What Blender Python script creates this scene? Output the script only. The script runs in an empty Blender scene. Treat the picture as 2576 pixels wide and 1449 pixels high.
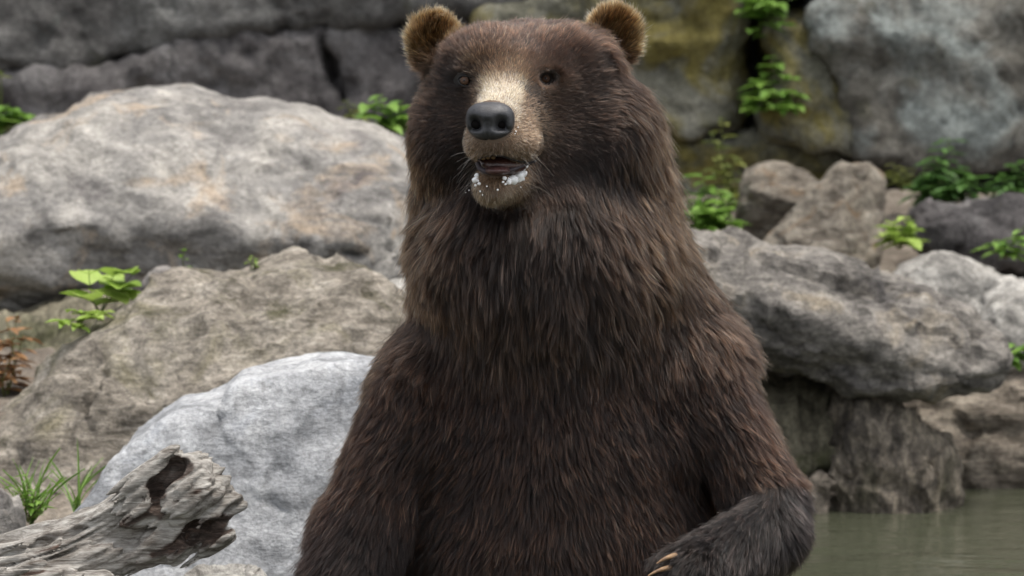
import bpy, math, random
import numpy as np
from mathutils import Vector, Matrix
from mathutils.kdtree import KDTree

# ------------------------------------------------------------------ camera, sky, sun, exposure
scene = bpy.context.scene
col = scene.collection
FPX = 135.0 / 36.0 * 2576.0            # focal length in photo pixels (photo taken as 2576 x 1449)
PITCH = math.radians(4.0)
CAM = np.array([0.0, -7.0, 1.2])
cam_data = bpy.data.cameras.new('camera')
cam_data.lens = 135.0
cam_data.sensor_width = 36.0
cam_data.clip_end = 300.0
cam_data.dof.use_dof = True
cam_data.dof.focus_distance = 6.86
cam_data.dof.aperture_fstop = 5.8
cam = bpy.data.objects.new('camera', cam_data)
col.objects.link(cam)
cam.location = CAM
cam.rotation_euler = (math.pi / 2 - PITCH, 0, 0)
scene.camera = cam

SUN_ELEV, SUN_AZ = math.radians(75), math.radians(105)     # nearly overhead, veiled by thin cloud
world = bpy.data.worlds.new('World')
scene.world = world
world.use_nodes = True
wn = world.node_tree
for n in list(wn.nodes):
    wn.nodes.remove(n)
sky = wn.nodes.new('ShaderNodeTexSky')
sky.sky_type = 'NISHITA'
sky.sun_disc = False
sky.sun_elevation = SUN_ELEV
sky.sun_rotation = SUN_AZ
sky.air_density = 1.0
sky.dust_density = 3.0
hs = wn.nodes.new('ShaderNodeHueSaturation')
hs.inputs['Saturation'].default_value = 0.22               # thin cloud: the blue is washed out
bg = wn.nodes.new('ShaderNodeBackground')
bg.inputs['Strength'].default_value = 0.15
wo = wn.nodes.new('ShaderNodeOutputWorld')
wn.links.new(sky.outputs[0], hs.inputs['Color'])
wn.links.new(hs.outputs[0], bg.inputs[0])
wn.links.new(bg.outputs[0], wo.inputs[0])
sl = bpy.data.lights.new('sun', 'SUN')
sl.energy = 1.5
sl.angle = math.radians(20)
sl.color = (1.0, 0.93, 0.84)
sun = bpy.data.objects.new('sun', sl)
col.objects.link(sun)
sd = Vector((math.sin(SUN_AZ) * math.cos(SUN_ELEV), math.cos(SUN_AZ) * math.cos(SUN_ELEV), math.sin(SUN_ELEV)))
sun.rotation_euler = sd.to_track_quat('Z', 'Y').to_euler()
sun.location = (3, 3, 8)
scene.view_settings.view_transform = 'Standard'
scene.view_settings.look = 'None'
scene.view_settings.gamma = 1.0
scene.view_settings.exposure = 1.1
scene.cycles.use_adaptive_sampling = False
scene.cycles.denoising_prefilter = 'ACCURATE'
scene.cycles.max_bounces = 8
scene.cycles.transparent_max_bounces = 8

# ------------------------------------------------------------------ helpers
rng = np.random.default_rng(7)
random.seed(7)
CP, SP = math.cos(PITCH), math.sin(PITCH)


def at(px, py, Y):
    """world point seen at photo pixel (px, py) where it stands at depth Y"""
    px = np.asarray(px, float); py = np.asarray(py, float); Y = np.asarray(Y, float)
    u = (px - 1288.0) / FPX
    w = -(py - 724.5) / FPX
    dy = CP + w * SP
    dz = -SP + w * CP
    k = (Y - CAM[1]) / dy
    return np.stack(np.broadcast_arrays(CAM[0] + u * k, Y, CAM[2] + dz * k), -1)


def proj(P):
    """photo pixel of world points"""
    d = P - CAM
    f = d[..., 1] * CP - d[..., 2] * SP
    w = d[..., 1] * SP + d[..., 2] * CP
    return 1288.0 + FPX * d[..., 0] / f, 724.5 - FPX * w / f


def sstep(a, b, x):
    t = np.clip((x - a) / (b - a), 0, 1)
    return t * t * (3 - 2 * t)


def _hash(ix, iy, iz, seed):
    h = (ix.astype(np.uint32) * np.uint32(73856093)) ^ (iy.astype(np.uint32) * np.uint32(19349663)) ^ (iz.astype(np.uint32) * np.uint32(83492791)) ^ np.uint32((seed * 2654435761) & 0xFFFFFFFF)
    h ^= h >> np.uint32(13)
    h = h * np.uint32(1274126177)
    h ^= h >> np.uint32(16)
    h = h * np.uint32(2246822519)
    h ^= h >> np.uint32(15)
    return h


def noise3(p, seed=0):
    """smooth value noise in -1..1"""
    i = np.floor(p).astype(np.int64)
    f = p - i
    f = f * f * f * (f * (f * 6 - 15) + 10)
    r = 0
    for dx in (0, 1):
        wx = f[:, 0] if dx else 1 - f[:, 0]
        for dy in (0, 1):
            wy = f[:, 1] if dy else 1 - f[:, 1]
            for dz in (0, 1):
                wz = f[:, 2] if dz else 1 - f[:, 2]
                h = _hash(i[:, 0] + dx, i[:, 1] + dy, i[:, 2] + dz, seed)
                r = r + wx * wy * wz * (h.astype(np.float64) / 2147483647.5 - 1)
    return r


def fbm(p, seed=0, octaves=4, gain=0.5):
    a, r, q = 1.0, 0, p
    for o in range(octaves):
        r = r + a * noise3(q, seed + o * 17)
        q = q * 2.03 + 11.3
        a *= gain
    return r


def ridged(p, seed=0, octaves=3):
    a, r, q = 1.0, 0, p
    for o in range(octaves):
        r = r + a * (1 - 2 * np.abs(noise3(q, seed + o * 31)))
        q = q * 2.1 + 5.7
        a *= 0.5
    return r


def facets(p, seed=0):
    """broken faces: every cell of a jittered lattice gets a flat, randomly tilted face"""
    i = np.floor(p).astype(np.int64)
    best = np.full(len(p), 1e9); out = np.zeros(len(p))
    for dx in (-1, 0, 1):
        for dy in (-1, 0, 1):
            for dz in (-1, 0, 1):
                c = i + [dx, dy, dz]
                h = [_hash(c[:, 0], c[:, 1], c[:, 2], seed + q).astype(np.float64) / 4294967295.0 for q in range(6)]
                q = p - (c + np.stack(h[:3], -1))
                d = (q * q).sum(1)
                m = d < best
                best = np.where(m, d, best)
                out = np.where(m, (q * (np.stack(h[3:], -1) * 2 - 1)).sum(1) + (h[3] - 0.5) * 0.4, out)
    return out


def surface_nets(F, xs, ys, zs):
    nx, ny, nz = F.shape
    S = F < 0
    C = np.zeros((nx - 1, ny - 1, nz - 1), np.uint8)
    for a in (0, 1):
        for b in (0, 1):
            for c in (0, 1):
                C += S[a:nx - 1 + a, b:ny - 1 + b, c:nz - 1 + c]
    act = (C > 0) & (C < 8)
    I, J, K = np.nonzero(act)
    idx = np.full(act.shape, -1, np.int64)
    idx[I, J, K] = np.arange(len(I))
    acc = np.zeros((len(I), 3)); cnt = np.zeros(len(I))
    corners = [(a, b, c) for a in (0, 1) for b in (0, 1) for c in (0, 1)]
    for c0 in corners:
        for ax in range(3):
            if c0[ax]:
                continue
            c1 = list(c0); c1[ax] = 1
            f0 = F[I + c0[0], J + c0[1], K + c0[2]].astype(float)
            f1 = F[I + c1[0], J + c1[1], K + c1[2]].astype(float)
            m = (f0 < 0) != (f1 < 0)
            t = np.where(m, f0 / np.where(m, f0 - f1, 1), 0)
            p0 = np.stack([xs[I + c0[0]], ys[J + c0[1]], zs[K + c0[2]]], -1)
            p1 = np.stack([xs[I + c1[0]], ys[J + c1[1]], zs[K + c1[2]]], -1)
            acc += np.where(m[:, None], p0 + (p1 - p0) * t[:, None], 0)
            cnt += m
    V = acc / cnt[:, None]
    Q = []
    for ax in range(3):
        sl0 = [slice(None)] * 3; sl1 = [slice(None)] * 3
        o1, o2 = (ax + 1) % 3, (ax + 2) % 3
        sl0[ax] = slice(0, -1); sl1[ax] = slice(1, None)
        for o in (o1, o2):
            sl0[o] = slice(1, -1); sl1[o] = slice(1, -1)
        A, B = S[tuple(sl0)], S[tuple(sl1)]
        ch = np.nonzero(A != B)
        base = [None] * 3
        base[ax] = ch[ax]; base[o1] = ch[o1] + 1; base[o2] = ch[o2] + 1
        def cell(d1, d2):
            q = list(base); q[o1] = base[o1] + d1; q[o2] = base[o2] + d2
            return idx[q[0], q[1], q[2]]
        q = np.stack([cell(-1, -1), cell(0, -1), cell(0, 0), cell(-1, 0)], -1)
        flip = ~A[ch]
        q[flip] = q[flip][:, ::-1]
        Q.append(q)
    return V, np.concatenate(Q)


def vnormals(V, Q):
    n = np.cross(V[Q[:, 2]] - V[Q[:, 0]], V[Q[:, 3]] - V[Q[:, 1]])
    N = np.zeros_like(V)
    for k in range(4):
        for c in range(3):
            N[:, c] += np.bincount(Q[:, k], n[:, c], len(V))
    return N / np.maximum(np.linalg.norm(N, axis=1, keepdims=True), 1e-12)


def link(name, data, mat=None, parent=None, loc=(0, 0, 0)):
    o = bpy.data.objects.new(name, data)
    col.objects.link(o)
    o.location = loc
    if parent is not None:
        o.parent = parent
    if mat is not None:
        data.materials.append(mat)
    return o


def np_mesh(name, V, Q, smooth=True):
    me = bpy.data.meshes.new(name)
    V = np.ascontiguousarray(V, np.float32); Q = np.ascontiguousarray(Q, np.int32)
    k = Q.shape[1]
    me.vertices.add(len(V)); me.vertices.foreach_set('co', V.ravel())
    me.loops.add(Q.size); me.loops.foreach_set('vertex_index', Q.ravel())
    me.polygons.add(len(Q))
    me.polygons.foreach_set('loop_start', np.arange(0, Q.size, k, dtype=np.int32))
    if smooth:
        me.polygons.foreach_set('use_smooth', np.ones(len(Q), bool))
    me.update(calc_edges=True)
    return me


def tag(o, label=None, cat=None, group=None, kind=None):
    if label: o['label'] = label
    if cat: o['category'] = cat
    if group: o['group'] = group
    if kind: o['kind'] = kind
    return o


# ------------------------------------------------------------------ materials
class NT:
    def __init__(self, name):
        self.m = bpy.data.materials.new(name)
        self.m.use_nodes = True
        self.t = self.m.node_tree
        self.b = self.t.nodes['Principled BSDF']
        self.tc = self.t.nodes.new('ShaderNodeTexCoord')

    def n(self, kind, **kw):
        x = self.t.nodes.new(kind)
        for k, v in kw.items():
            if k in x.inputs.keys():
                if hasattr(v, 'links') or isinstance(v, bpy.types.NodeSocket):
                    self.t.links.new(v, x.inputs[k])
                else:
                    x.inputs[k].default_value = v
            else:
                setattr(x, k, v)
        return x

    def l(self, a, b):
        self.t.links.new(a, b)

    def mapping(self, scale=(1, 1, 1), rot=(0, 0, 0), loc=(0, 0, 0)):
        mp = self.t.nodes.new('ShaderNodeMapping')
        mp.inputs['Scale'].default_value = scale
        mp.inputs['Rotation'].default_value = rot
        mp.inputs['Location'].default_value = loc
        self.l(self.tc.outputs['Object'], mp.inputs['Vector'])
        return mp.outputs[0]

    def noise(self, vec, scale, detail=6, rough=0.6, dist=0.0):
        x = self.t.nodes.new('ShaderNodeTexNoise')
        x.inputs['Scale'].default_value = scale
        x.inputs['Detail'].default_value = detail
        x.inputs['Roughness'].default_value = rough
        x.inputs['Distortion'].default_value = dist
        self.l(vec, x.inputs['Vector'])
        return x.outputs[0]

    def ramp(self, fac, stops, interp='LINEAR'):
        x = self.t.nodes.new('ShaderNodeValToRGB')
        x.color_ramp.interpolation = interp
        while len(x.color_ramp.elements) < len(stops):
            x.color_ramp.elements.new(0.5)
        for e, (p, c) in zip(x.color_ramp.elements, stops):
            e.position = p
            e.color = (*c, 1) if not isinstance(c, (int, float)) else (c, c, c, 1)
        self.l(fac, x.inputs[0])
        return x.outputs[0]

    def mix(self, fac, a, b, blend='MIX'):
        x = self.t.nodes.new('ShaderNodeMix')
        x.data_type = 'RGBA'
        x.blend_type = blend
        for s, v in ((x.inputs[0], fac), (x.inputs[6], a), (x.inputs[7], b)):
            if isinstance(v, bpy.types.NodeSocket):
                self.l(v, s)
            elif isinstance(v, (int, float)):
                s.default_value = v
            else:
                s.default_value = (*v, 1)
        return x.outputs[2]

    def math(self, op, a, b=0.0):
        x = self.t.nodes.new('ShaderNodeMath')
        x.operation = op
        for s, v in zip(x.inputs, (a, b)):
            if isinstance(v, bpy.types.NodeSocket):
                self.l(v, s)
            else:
                s.default_value = v
        return x.outputs[0]

    def bump(self, height, strength=0.5, dist=0.01, prev=None):
        x = self.t.nodes.new('ShaderNodeBump')
        x.inputs['Strength'].default_value = strength
        x.inputs['Distance'].default_value = dist
        self.l(height, x.inputs['Height'])
        if prev is not None:
            self.l(prev, x.inputs['Normal'])
        return x.outputs[0]


def rock_mat(name, dark, mid, light, patch=None, patch_amt=0.5, patch_scale=3.0, moss=None, moss_amt=0.42, moss_scale=3.5,
             scale=4.0, grain=(1, 1, 1), grain_rot=(0, 0, 0), speck=0.75, rough=0.85, seed=0.0, bump=0.6, streak=0.35):
    k = NT(name)
    v = k.mapping(loc=(seed * 3.1, seed * 1.7, seed))
    vg = k.mapping(scale=grain, rot=grain_rot, loc=(seed, seed * 2.3, 0))
    base = k.noise(v, scale, 8, 0.56, 0.5)
    c = k.ramp(base, [(0.36, dark), (0.5, mid), (0.64, light)])
    st = k.noise(vg, scale * 3.0, 8, 0.7, 0.3)
    c = k.mix(streak, c, k.ramp(st, [(0.38, dark), (0.5, mid), (0.62, light)]))
    if patch is not None:
        pm = k.noise(v, patch_scale, 5, 0.62, 0.8)
        pf = k.ramp(pm, [(patch_amt, 0.0), (patch_amt + 0.12, 0.8)])
        c = k.mix(pf, c, patch)
    if moss is not None:
        v2 = k.mapping(loc=(seed * 5.3 + 4, 2.2, seed * 1.9))
        mm = k.noise(v2, moss_scale, 6, 0.66, 0.6)
        mf = k.ramp(mm, [(1 - moss_amt, 0.0), (1 - moss_amt + 0.14, 0.85)])
        c = k.mix(mf, c, moss)
    fine = k.noise(v, 85.0, 5, 0.75)
    c = k.mix(speck * 0.6, c, k.ramp(fine, [(0.38, 0.35), (0.5, 1.0), (0.62, 1.6)]), 'MULTIPLY')
    spots = k.noise(v, 19.0, 4, 0.65, 0.8)
    c = k.mix(speck * 0.8, c, k.ramp(spots, [(0.36, 0.35), (0.46, 1.0), (0.57, 1.0), (0.66, 1.5)]), 'MULTIPLY')
    vein = k.noise(vg, scale * 1.1, 7, 0.62, 1.2)
    c = k.mix(0.28, c, k.ramp(vein, [(0.478, 1.0), (0.497, 0.22), (0.503, 0.22), (0.522, 1.0)]), 'MULTIPLY')
    k.l(c, k.b.inputs['Base Color'])
    k.b.inputs['Roughness'].default_value = rough
    k.b.inputs['Specular IOR Level'].default_value = 0.25
    b1 = k.bump(k.noise(v, scale * 3, 9, 0.66), bump, 0.06)
    b2 = k.bump(st, bump * 0.8, 0.03, b1)
    b3 = k.bump(fine, bump * 0.5, 0.003, b2)
    k.l(b3, k.b.inputs['Normal'])
    return k.m


# ------------------------------------------------------------------ rocks
def chaikin(P, it=2):
    for _ in range(it):
        Q = np.roll(P, -1, 0)
        P = np.stack([0.75 * P + 0.25 * Q, 0.25 * P + 0.75 * Q], 1).reshape(-1, P.shape[1])
    return P


def poly_sdf(poly, X, Z):
    A = poly; B = np.roll(poly, -1, 0)
    d = np.full(X.shape, 1e9); inside = np.zeros(X.shape, bool)
    for (ax, az), (bx, bz) in zip(A, B):
        ex, ez = bx - ax, bz - az
        wx, wz = X - ax, Z - az
        t = np.clip((wx * ex + wz * ez) / (ex * ex + ez * ez + 1e-12), 0, 1)
        d = np.minimum(d, (wx - ex * t) ** 2 + (wz - ez * t) ** 2)
        cnd = ((az > Z) != (bz > Z)) & (X < (bx - ax) * (Z - az) / (bz - az + 1e-15) + ax)
        inside ^= cnd
    return np.where(inside, -1, 1) * np.sqrt(d)


def rock_geometry(outline, Y, T, r=None, tilt=0.0, vox=0.016, smooth=1, cuts=(), low=0.03, low_f=3.0, mid=0.012, mid_f=11.0,
                  rid=0.008, rid_f=(6, 6, 6), rid_rot=0.0, seed=0, carve=(), fac=0.022, fac_f=(4.5, 4.5, 7.0), sharp=0.03, dy=20.0, crack=0.012, crack_f=(2.2, 2.2, 4.5)):
    pts = np.array(outline, float) + [0.0, dy]
    c0 = at(pts[:, 0].mean(), pts[:, 1].mean(), Y)
    z0 = c0[2]
    Yv = np.full(len(pts), float(Y))
    for _ in range(6):                                     # let the outline lie on the leaning mid plane of the rock
        W = at(pts[:, 0], pts[:, 1], Yv)
        Yv = Y + tilt * (W[:, 2] - z0)
    poly = W[:, [0, 2]]
    if smooth:
        poly = chaikin(poly, smooth)
    r = T if r is None else r
    pad = 3 * vox
    xs = np.arange(poly[:, 0].min() - pad, poly[:, 0].max() + pad + vox, vox)
    zs = np.arange(poly[:, 1].min() - pad, poly[:, 1].max() + pad + vox, vox)
    ys = np.arange(-T - pad, T + pad + vox, vox)
    X2, Z2 = np.meshgrid(xs, zs, indexing='ij')
    d2 = poly_sdf(poly, X2, Z2)
    q1 = (d2 + r)[:, None, :]
    q2 = (np.abs(ys) - T + r)[None, :, None]
    F = np.sqrt(np.maximum(q1, 0) ** 2 + np.maximum(q2, 0) ** 2) + np.minimum(np.maximum(q1, q2), 0) - r
    xx, yy, zz = xs[:, None, None], ys[None, :, None], zs[None, None, :]
    for (nx, ny, nz, off) in cuts:                         # broken faces
        nn = math.sqrt(nx * nx + ny * ny + nz * nz)
        pl = ((xx - c0[0]) * nx + yy * ny + (zz - z0) * nz) / nn - off
        h = np.clip(0.5 + 0.5 * (F - pl) / sharp, 0, 1)
        F = pl + (F - pl) * h + sharp * h * (1 - h)
    carved = None
    for (p0, p1, ra, rb) in carve:                         # hollows: capsules from pixel/depth to pixel/depth
        a = at(*p0); b = at(*p1)
        a = a - [0, Y + tilt * (a[2] - z0), 0]; b = b - [0, Y + tilt * (b[2] - z0), 0]
        ab = b - a
        t = np.clip(((xx - a[0]) * ab[0] + (yy - a[1]) * ab[1] + (zz - a[2]) * ab[2]) / (ab @ ab), 0, 1)
        dd = np.sqrt((xx - a[0] - ab[0] * t) ** 2 + (yy - a[1] - ab[1] * t) ** 2 + (zz - a[2] - ab[2] * t) ** 2) - (ra + (rb - ra) * t)
        F = np.maximum(F, -dd)
    V, Q = surface_nets(F.astype(np.float32), xs, ys, zs)
    V[:, 1] += Y + tilt * (V[:, 2] - z0)
    N = vnormals(V, Q)
    cr, sr = math.cos(rid_rot), math.sin(rid_rot)
    R = V @ np.array([[cr, 0, sr], [0, 1, 0], [-sr, 0, cr]]).T
    disp = low * fbm(V * low_f, seed, 3) + mid * fbm(V * mid_f, seed + 50, 4, 0.6) + rid * ridged(R * np.array(rid_f), seed + 90, 3)
    cn_ = noise3(R * np.array(crack_f) + 0.25 * fbm(V * 9, seed + 7, 2)[:, None], seed + 130)
    cm_ = sstep(-0.1, 0.3, noise3(V * 2.0, seed + 140))
    disp = disp + fac * facets(R * np.array(fac_f) + 0.35 * fbm(V * 6, seed + 3, 3)[:, None], seed + 200)
    disp = disp - crack * np.exp(-(cn_ / 0.055) ** 2) * cm_
    V = V + N * disp[:, None]
    return V, Q


def rock(name, label, outline, Y, T, mat, cat='boulder', parent=None, group=None, attr=None, **kw):
    V, Q = rock_geometry(outline, Y, T, **kw)
    o0 = np.array([V[:, 0].mean(), V[:, 1].mean(), V[:, 2].min()])
    me = np_mesh(name, V - o0, Q)
    o = link(name, me, mat, parent, o0 if parent is None else o0)
    if parent is None:
        tag(o, label, cat, group)
    return o
# ------------------------------------------------------------------ ground and water
def ground_h(X, Y):
    h = -0.45 + 0.25 * sstep(1.3, 2.6, Y) + 0.57 * sstep(2.75, 3.5, Y) + 0.27 * sstep(3.6, 5.2, Y)
    left = sstep(-0.15, -0.75, X)
    hl = -0.45 + 0.48 * sstep(-0.1, 0.7, Y) + 0.25 * sstep(0.7, 2.0, Y) + 0.22 * sstep(2.0, 3.4, Y) + 0.14 * sstep(3.4, 5.2, Y)
    return h * (1 - left) + hl * left


def axis(parts):
    return np.concatenate([np.arange(a, b, s) for a, b, s in parts])


gx = axis([(-60, -5, 2.5), (-5, -2, 0.15), (-2, 2, 0.03), (2, 5, 0.15), (5, 61, 2.5)])
gy = axis([(-40, -8, 2.0), (-8, -1, 0.25), (-1, 6, 0.035), (6, 9, 0.2), (9, 62, 2.5)])
GX, GY = np.meshgrid(gx, gy, indexing='ij')
GP = np.stack([GX.ravel(), GY.ravel(), np.zeros(GX.size)], -1)
GZ = ground_h(GX, GY).ravel() + 0.025 * fbm(GP * 4, 3, 4) + 0.006 * fbm(GP * 24, 5, 2)
GP[:, 2] = GZ
ii = np.arange(GX.size).reshape(GX.shape)
GQ = np.stack([ii[:-1, :-1], ii[1:, :-1], ii[1:, 1:], ii[:-1, 1:]], -1).reshape(-1, 4)
k = NT('bank_soil')
v = k.mapping()
c = k.ramp(k.noise(v, 6, 8, 0.7), [(0.3, (0.05, 0.04, 0.03)), (0.5, (0.14, 0.115, 0.09)), (0.7, (0.26, 0.225, 0.18))])
c = k.mix(0.7, c, k.ramp(k.noise(v, 60, 5, 0.75), [(0.35, 0.4), (0.5, 1.0), (0.65, 1.5)]), 'MULTIPLY')
k.l(c, k.b.inputs['Base Color'])
k.b.inputs['Roughness'].default_value = 0.95
k.l(k.bump(k.noise(v, 40, 6, 0.7), 0.9, 0.02), k.b.inputs['Normal'])
tag(link('ground', np_mesh('ground', GP, GQ), k.m), kind='structure')

k = NT('pool_water')
v = k.mapping(scale=(1.0, 2.4, 1))
k.b.inputs['Base Color'].default_value = (0.052, 0.056, 0.036, 1)
k.b.inputs['Roughness'].default_value = 0.06
k.b.inputs['IOR'].default_value = 1.33
k.b.inputs['Specular IOR Level'].default_value = 0.6
w1 = k.bump(k.noise(v, 3.5, 2, 0.5, 0.3), 0.14, 0.05)
w2 = k.bump(k.noise(v, 14.0, 2, 0.5, 0.2), 0.08, 0.02, w1)
k.l(w2, k.b.inputs['Normal'])
wx = axis([(-30, 31, 3.0)]); wy = axis([(-30, 5.0, 2.0)])
WX, WY = np.meshgrid(wx, wy, indexing='ij')
ii = np.arange(WX.size).reshape(WX.shape)
tag(link('water', np_mesh('water', np.stack([WX.ravel(), WY.ravel(), 0 * WX.ravel()], -1),
    np.stack([ii[:-1, :-1], ii[1:, :-1], ii[1:, 1:], ii[:-1, 1:]], -1).reshape(-1, 4)), k.m), kind='structure')

# ------------------------------------------------------------------ cliff behind
M_cliff_grey = rock_mat('cliff_grey', (0.035, 0.034, 0.032), (0.105, 0.10, 0.095), (0.20, 0.20, 0.19), patch=(0.16, 0.185, 0.17), patch_amt=0.56,
                        patch_scale=2.6, moss=(0.06, 0.06, 0.03), moss_amt=0.40, scale=2.2, seed=1.3, bump=1.0)
M_cliff_purple = rock_mat('cliff_block_grey', (0.04, 0.037, 0.037), (0.12, 0.11, 0.108), (0.22, 0.21, 0.205), moss=(0.07, 0.065, 0.03),
                          moss_amt=0.38, scale=2.6, seed=4.1, bump=1.0)
M_cliff_yellow = rock_mat('cliff_yellow_lichen', (0.06, 0.058, 0.042), (0.17, 0.165, 0.125), (0.30, 0.29, 0.24), patch=(0.19, 0.155, 0.032), patch_amt=0.465,
                          patch_scale=3.4, moss=(0.10, 0.10, 0.045), moss_amt=0.45, scale=3.0, seed=7.7, bump=1.0)
M_cliff_lichen = rock_mat('cliff_pale_lichen', (0.05, 0.045, 0.038), (0.14, 0.13, 0.11), (0.24, 0.235, 0.21), patch=(0.28, 0.31, 0.295), patch_amt=0.51,
                          patch_scale=2.5, moss=(0.065, 0.06, 0.03), moss_amt=0.42, scale=3.2, seed=2.9, bump=1.0)
M_cliff_dark = rock_mat('cliff_recess', (0.05, 0.046, 0.04), (0.11, 0.10, 0.085), (0.18, 0.165, 0.135), patch=(0.15, 0.125, 0.03), patch_amt=0.58, scale=3.0, seed=9.0)

bx = axis([(-14, 14.01, 0.25)]); bz = axis([(0.0, 4.3, 0.2)])
BX, BZ = np.meshgrid(bx, bz, indexing='ij')
BPv = np.stack([BX.ravel(), 5.64 + 0.0 * BX.ravel(), BZ.ravel()], -1)
BPv[:, 1] += 0.05 * fbm(BPv * 1.3, 8, 3) + 0.10 * BPv[:, 2]
ii = np.arange(BX.size).reshape(BX.shape)
cliff = link('cliff', np_mesh('cliff', BPv, np.stack([ii[:-1, :-1], ii[1:, :-1], ii[1:, 1:], ii[:-1, 1:]], -1).reshape(-1, 4)), M_cliff_dark)
tag(cliff, 'tall grey rock face of big blocks behind the bear', kind='structure')
CL = dict(parent=cliff, smooth=0, r=0.035, vox=0.024, crack=0.03, crack_f=(1.2, 1.2, 2.4), low=0.03, low_f=1.6, mid=0.022, mid_f=6.0, rid=0.016, rid_f=(3, 3, 7), fac=0.026, fac_f=(2.0, 2.0, 3.2), rid_rot=0.25)
rock('rock_block', None, [(-900, -900), (1500, -900), (1480, -60), (1200, 6), (1017, 24), (876, 42), (704, 55), (548, 72), (459, 104), (323, 132), (282, 152), (104, 158), (-100, 175), (-900, 190)],
     5.80, 0.42, M_cliff_grey, seed=11, tilt=0.10, **CL)
rock('rock_block', None, [(-900, 200), (-100, 186), (104, 166), (282, 160), (330, 142), (459, 113), (548, 82), (704, 62), (835, 54), (838, 110), (850, 190), (880, 270), (900, 520), (700, 640), (-900, 640)],
     5.75, 0.42, M_cliff_purple, seed=12, tilt=0.10, **CL)
rock('rock_block', None, [(848, 56), (1020, 34), (1190, 20), (1200, 520), (905, 520), (892, 290), (860, 190)], 5.80, 0.42, M_cliff_purple, seed=13, tilt=0.1, **CL)
rock('rock_block', None, [(1190, 14), (1490, -70), (1500, -500), (1835, -500), (1838, 60), (1832, 200), (1822, 296), (1660, 312), (1200, 330)], 5.75, 0.45, M_cliff_yellow, seed=14, tilt=0.06, **CL)
rock('rock_block', None, [(1200, 345), (1660, 326), (1815, 314), (1900, 305), (2080, 330), (2200, 370), (2230, 560), (1900, 620), (1200, 640)], 5.7, 0.40, M_cliff_yellow, seed=15, tilt=0.05, **CL)
rock('rock_block', None, [(1905, 30), (2020, 10), (2092, 185), (2142, 298), (2150, 366), (2060, 345), (1912, 312)], 5.72, 0.50, M_cliff_yellow, seed=16, tilt=0.1, **CL)
rock('rock_block', None, [(2008, 8), (2050, -40), (2120, -60), (2500, -20), (2900, -10), (3300, 0), (3300, 420), (2900, 400), (2500, 390), (2350, 400), (2230, 395), (2140, 372), (2130, 298), (2080, 185)],
     5.7, 0.50, M_cliff_lichen, seed=17, tilt=0.1, **CL)
rock('rock_block', None, [(1990, -80), (1890, -40), (1880, -700), (3300, -700), (3300, -16), (2500, -34), (2120, -76)], 5.8, 0.45, M_cliff_grey, seed=18, tilt=0.1, **CL)
rock('rock_block', None, [(2190, 412), (2350, 412), (2500, 404), (2900, 412), (3300, 430), (3300, 640), (2200, 640)], 5.85, 0.40, M_cliff_lichen, seed=19, tilt=0.1, **CL)

# ------------------------------------------------------------------ boulders
M_big = rock_mat('boulder_granite', (0.09, 0.085, 0.08), (0.265, 0.252, 0.235), (0.47, 0.44, 0.395), patch=(0.38, 0.30, 0.22), patch_amt=0.535, patch_scale=5.0,
                 moss=(0.10, 0.085, 0.085), moss_amt=0.42, scale=3.4, grain=(1, 1, 2.2), grain_rot=(0, 0.25, 0), seed=1.0, speck=0.55, bump=0.7)
M_tan = rock_mat('rock_tan', (0.10, 0.088, 0.07), (0.29, 0.255, 0.21), (0.48, 0.435, 0.37), patch=(0.18, 0.16, 0.09), patch_amt=0.56, patch_scale=3.6,
                 moss=(0.062, 0.06, 0.022), moss_amt=0.46, moss_scale=5.0, scale=3.6, grain=(1, 1, 4), grain_rot=(0, -0.35, 0), seed=3.0, bump=0.9, streak=0.5)
M_slab = rock_mat('slab_granite', (0.17, 0.176, 0.185), (0.31, 0.317, 0.327), (0.43, 0.435, 0.44), patch=(0.33, 0.345, 0.37), patch_amt=0.58, patch_scale=6.0,
                  scale=5.0, grain=(1, 1, 3), grain_rot=(0, -0.3, 0), seed=5.0, speck=0.62, bump=0.38, streak=0.15)
M_over = rock_mat('overhang_stone', (0.08, 0.073, 0.066), (0.25, 0.23, 0.207), (0.44, 0.405, 0.355), patch=(0.36, 0.30, 0.22), patch_amt=0.55, patch_scale=5.0,
                  moss=(0.12, 0.113, 0.112), moss_amt=0.42, scale=5.0, grain=(1, 1, 3), grain_rot=(0, 0.4, 0), seed=6.0, bump=1.0, streak=0.5)
M_strip = rock_mat('streaked_stone', (0.035, 0.03, 0.027), (0.17, 0.145, 0.115), (0.46, 0.39, 0.30), moss=(0.06, 0.058, 0.03), moss_amt=0.42,
                   scale=4.5, grain=(2.6, 1, 0.9), grain_rot=(0, 0.3, 0), seed=8.0, bump=1.0, streak=0.6)
M_layer = rock_mat('layered_stone', (0.10, 0.085, 0.065), (0.24, 0.20, 0.16), (0.40, 0.35, 0.28), moss=(0.09, 0.085, 0.04), moss_amt=0.38,
                   scale=3.5, grain=(0.9, 1, 6), grain_rot=(0, 0.15, 0), seed=8.5, bump=1.0, streak=0.65)
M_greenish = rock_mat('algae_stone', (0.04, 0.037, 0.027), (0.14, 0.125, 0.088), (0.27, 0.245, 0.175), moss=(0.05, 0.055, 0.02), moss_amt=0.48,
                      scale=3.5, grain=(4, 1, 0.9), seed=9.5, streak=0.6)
M_pale = rock_mat('pale_stone', (0.18, 0.17, 0.155), (0.41, 0.39, 0.355), (0.56, 0.54, 0.50), patch=(0.24, 0.23, 0.21), patch_amt=0.56, scale=6.0, seed=2.2, bump=0.8)
M_stump = rock_mat('weathered_brown_stone', (0.09, 0.075, 0.06), (0.26, 0.225, 0.18), (0.46, 0.42, 0.35), patch=(0.25, 0.15, 0.075), patch_amt=0.56, patch_scale=7.0,
                   scale=4.5, grain=(1, 1, 4), grain_rot=(0, -0.9, 0), seed=2.7, bump=1.0, streak=0.55)

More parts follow.
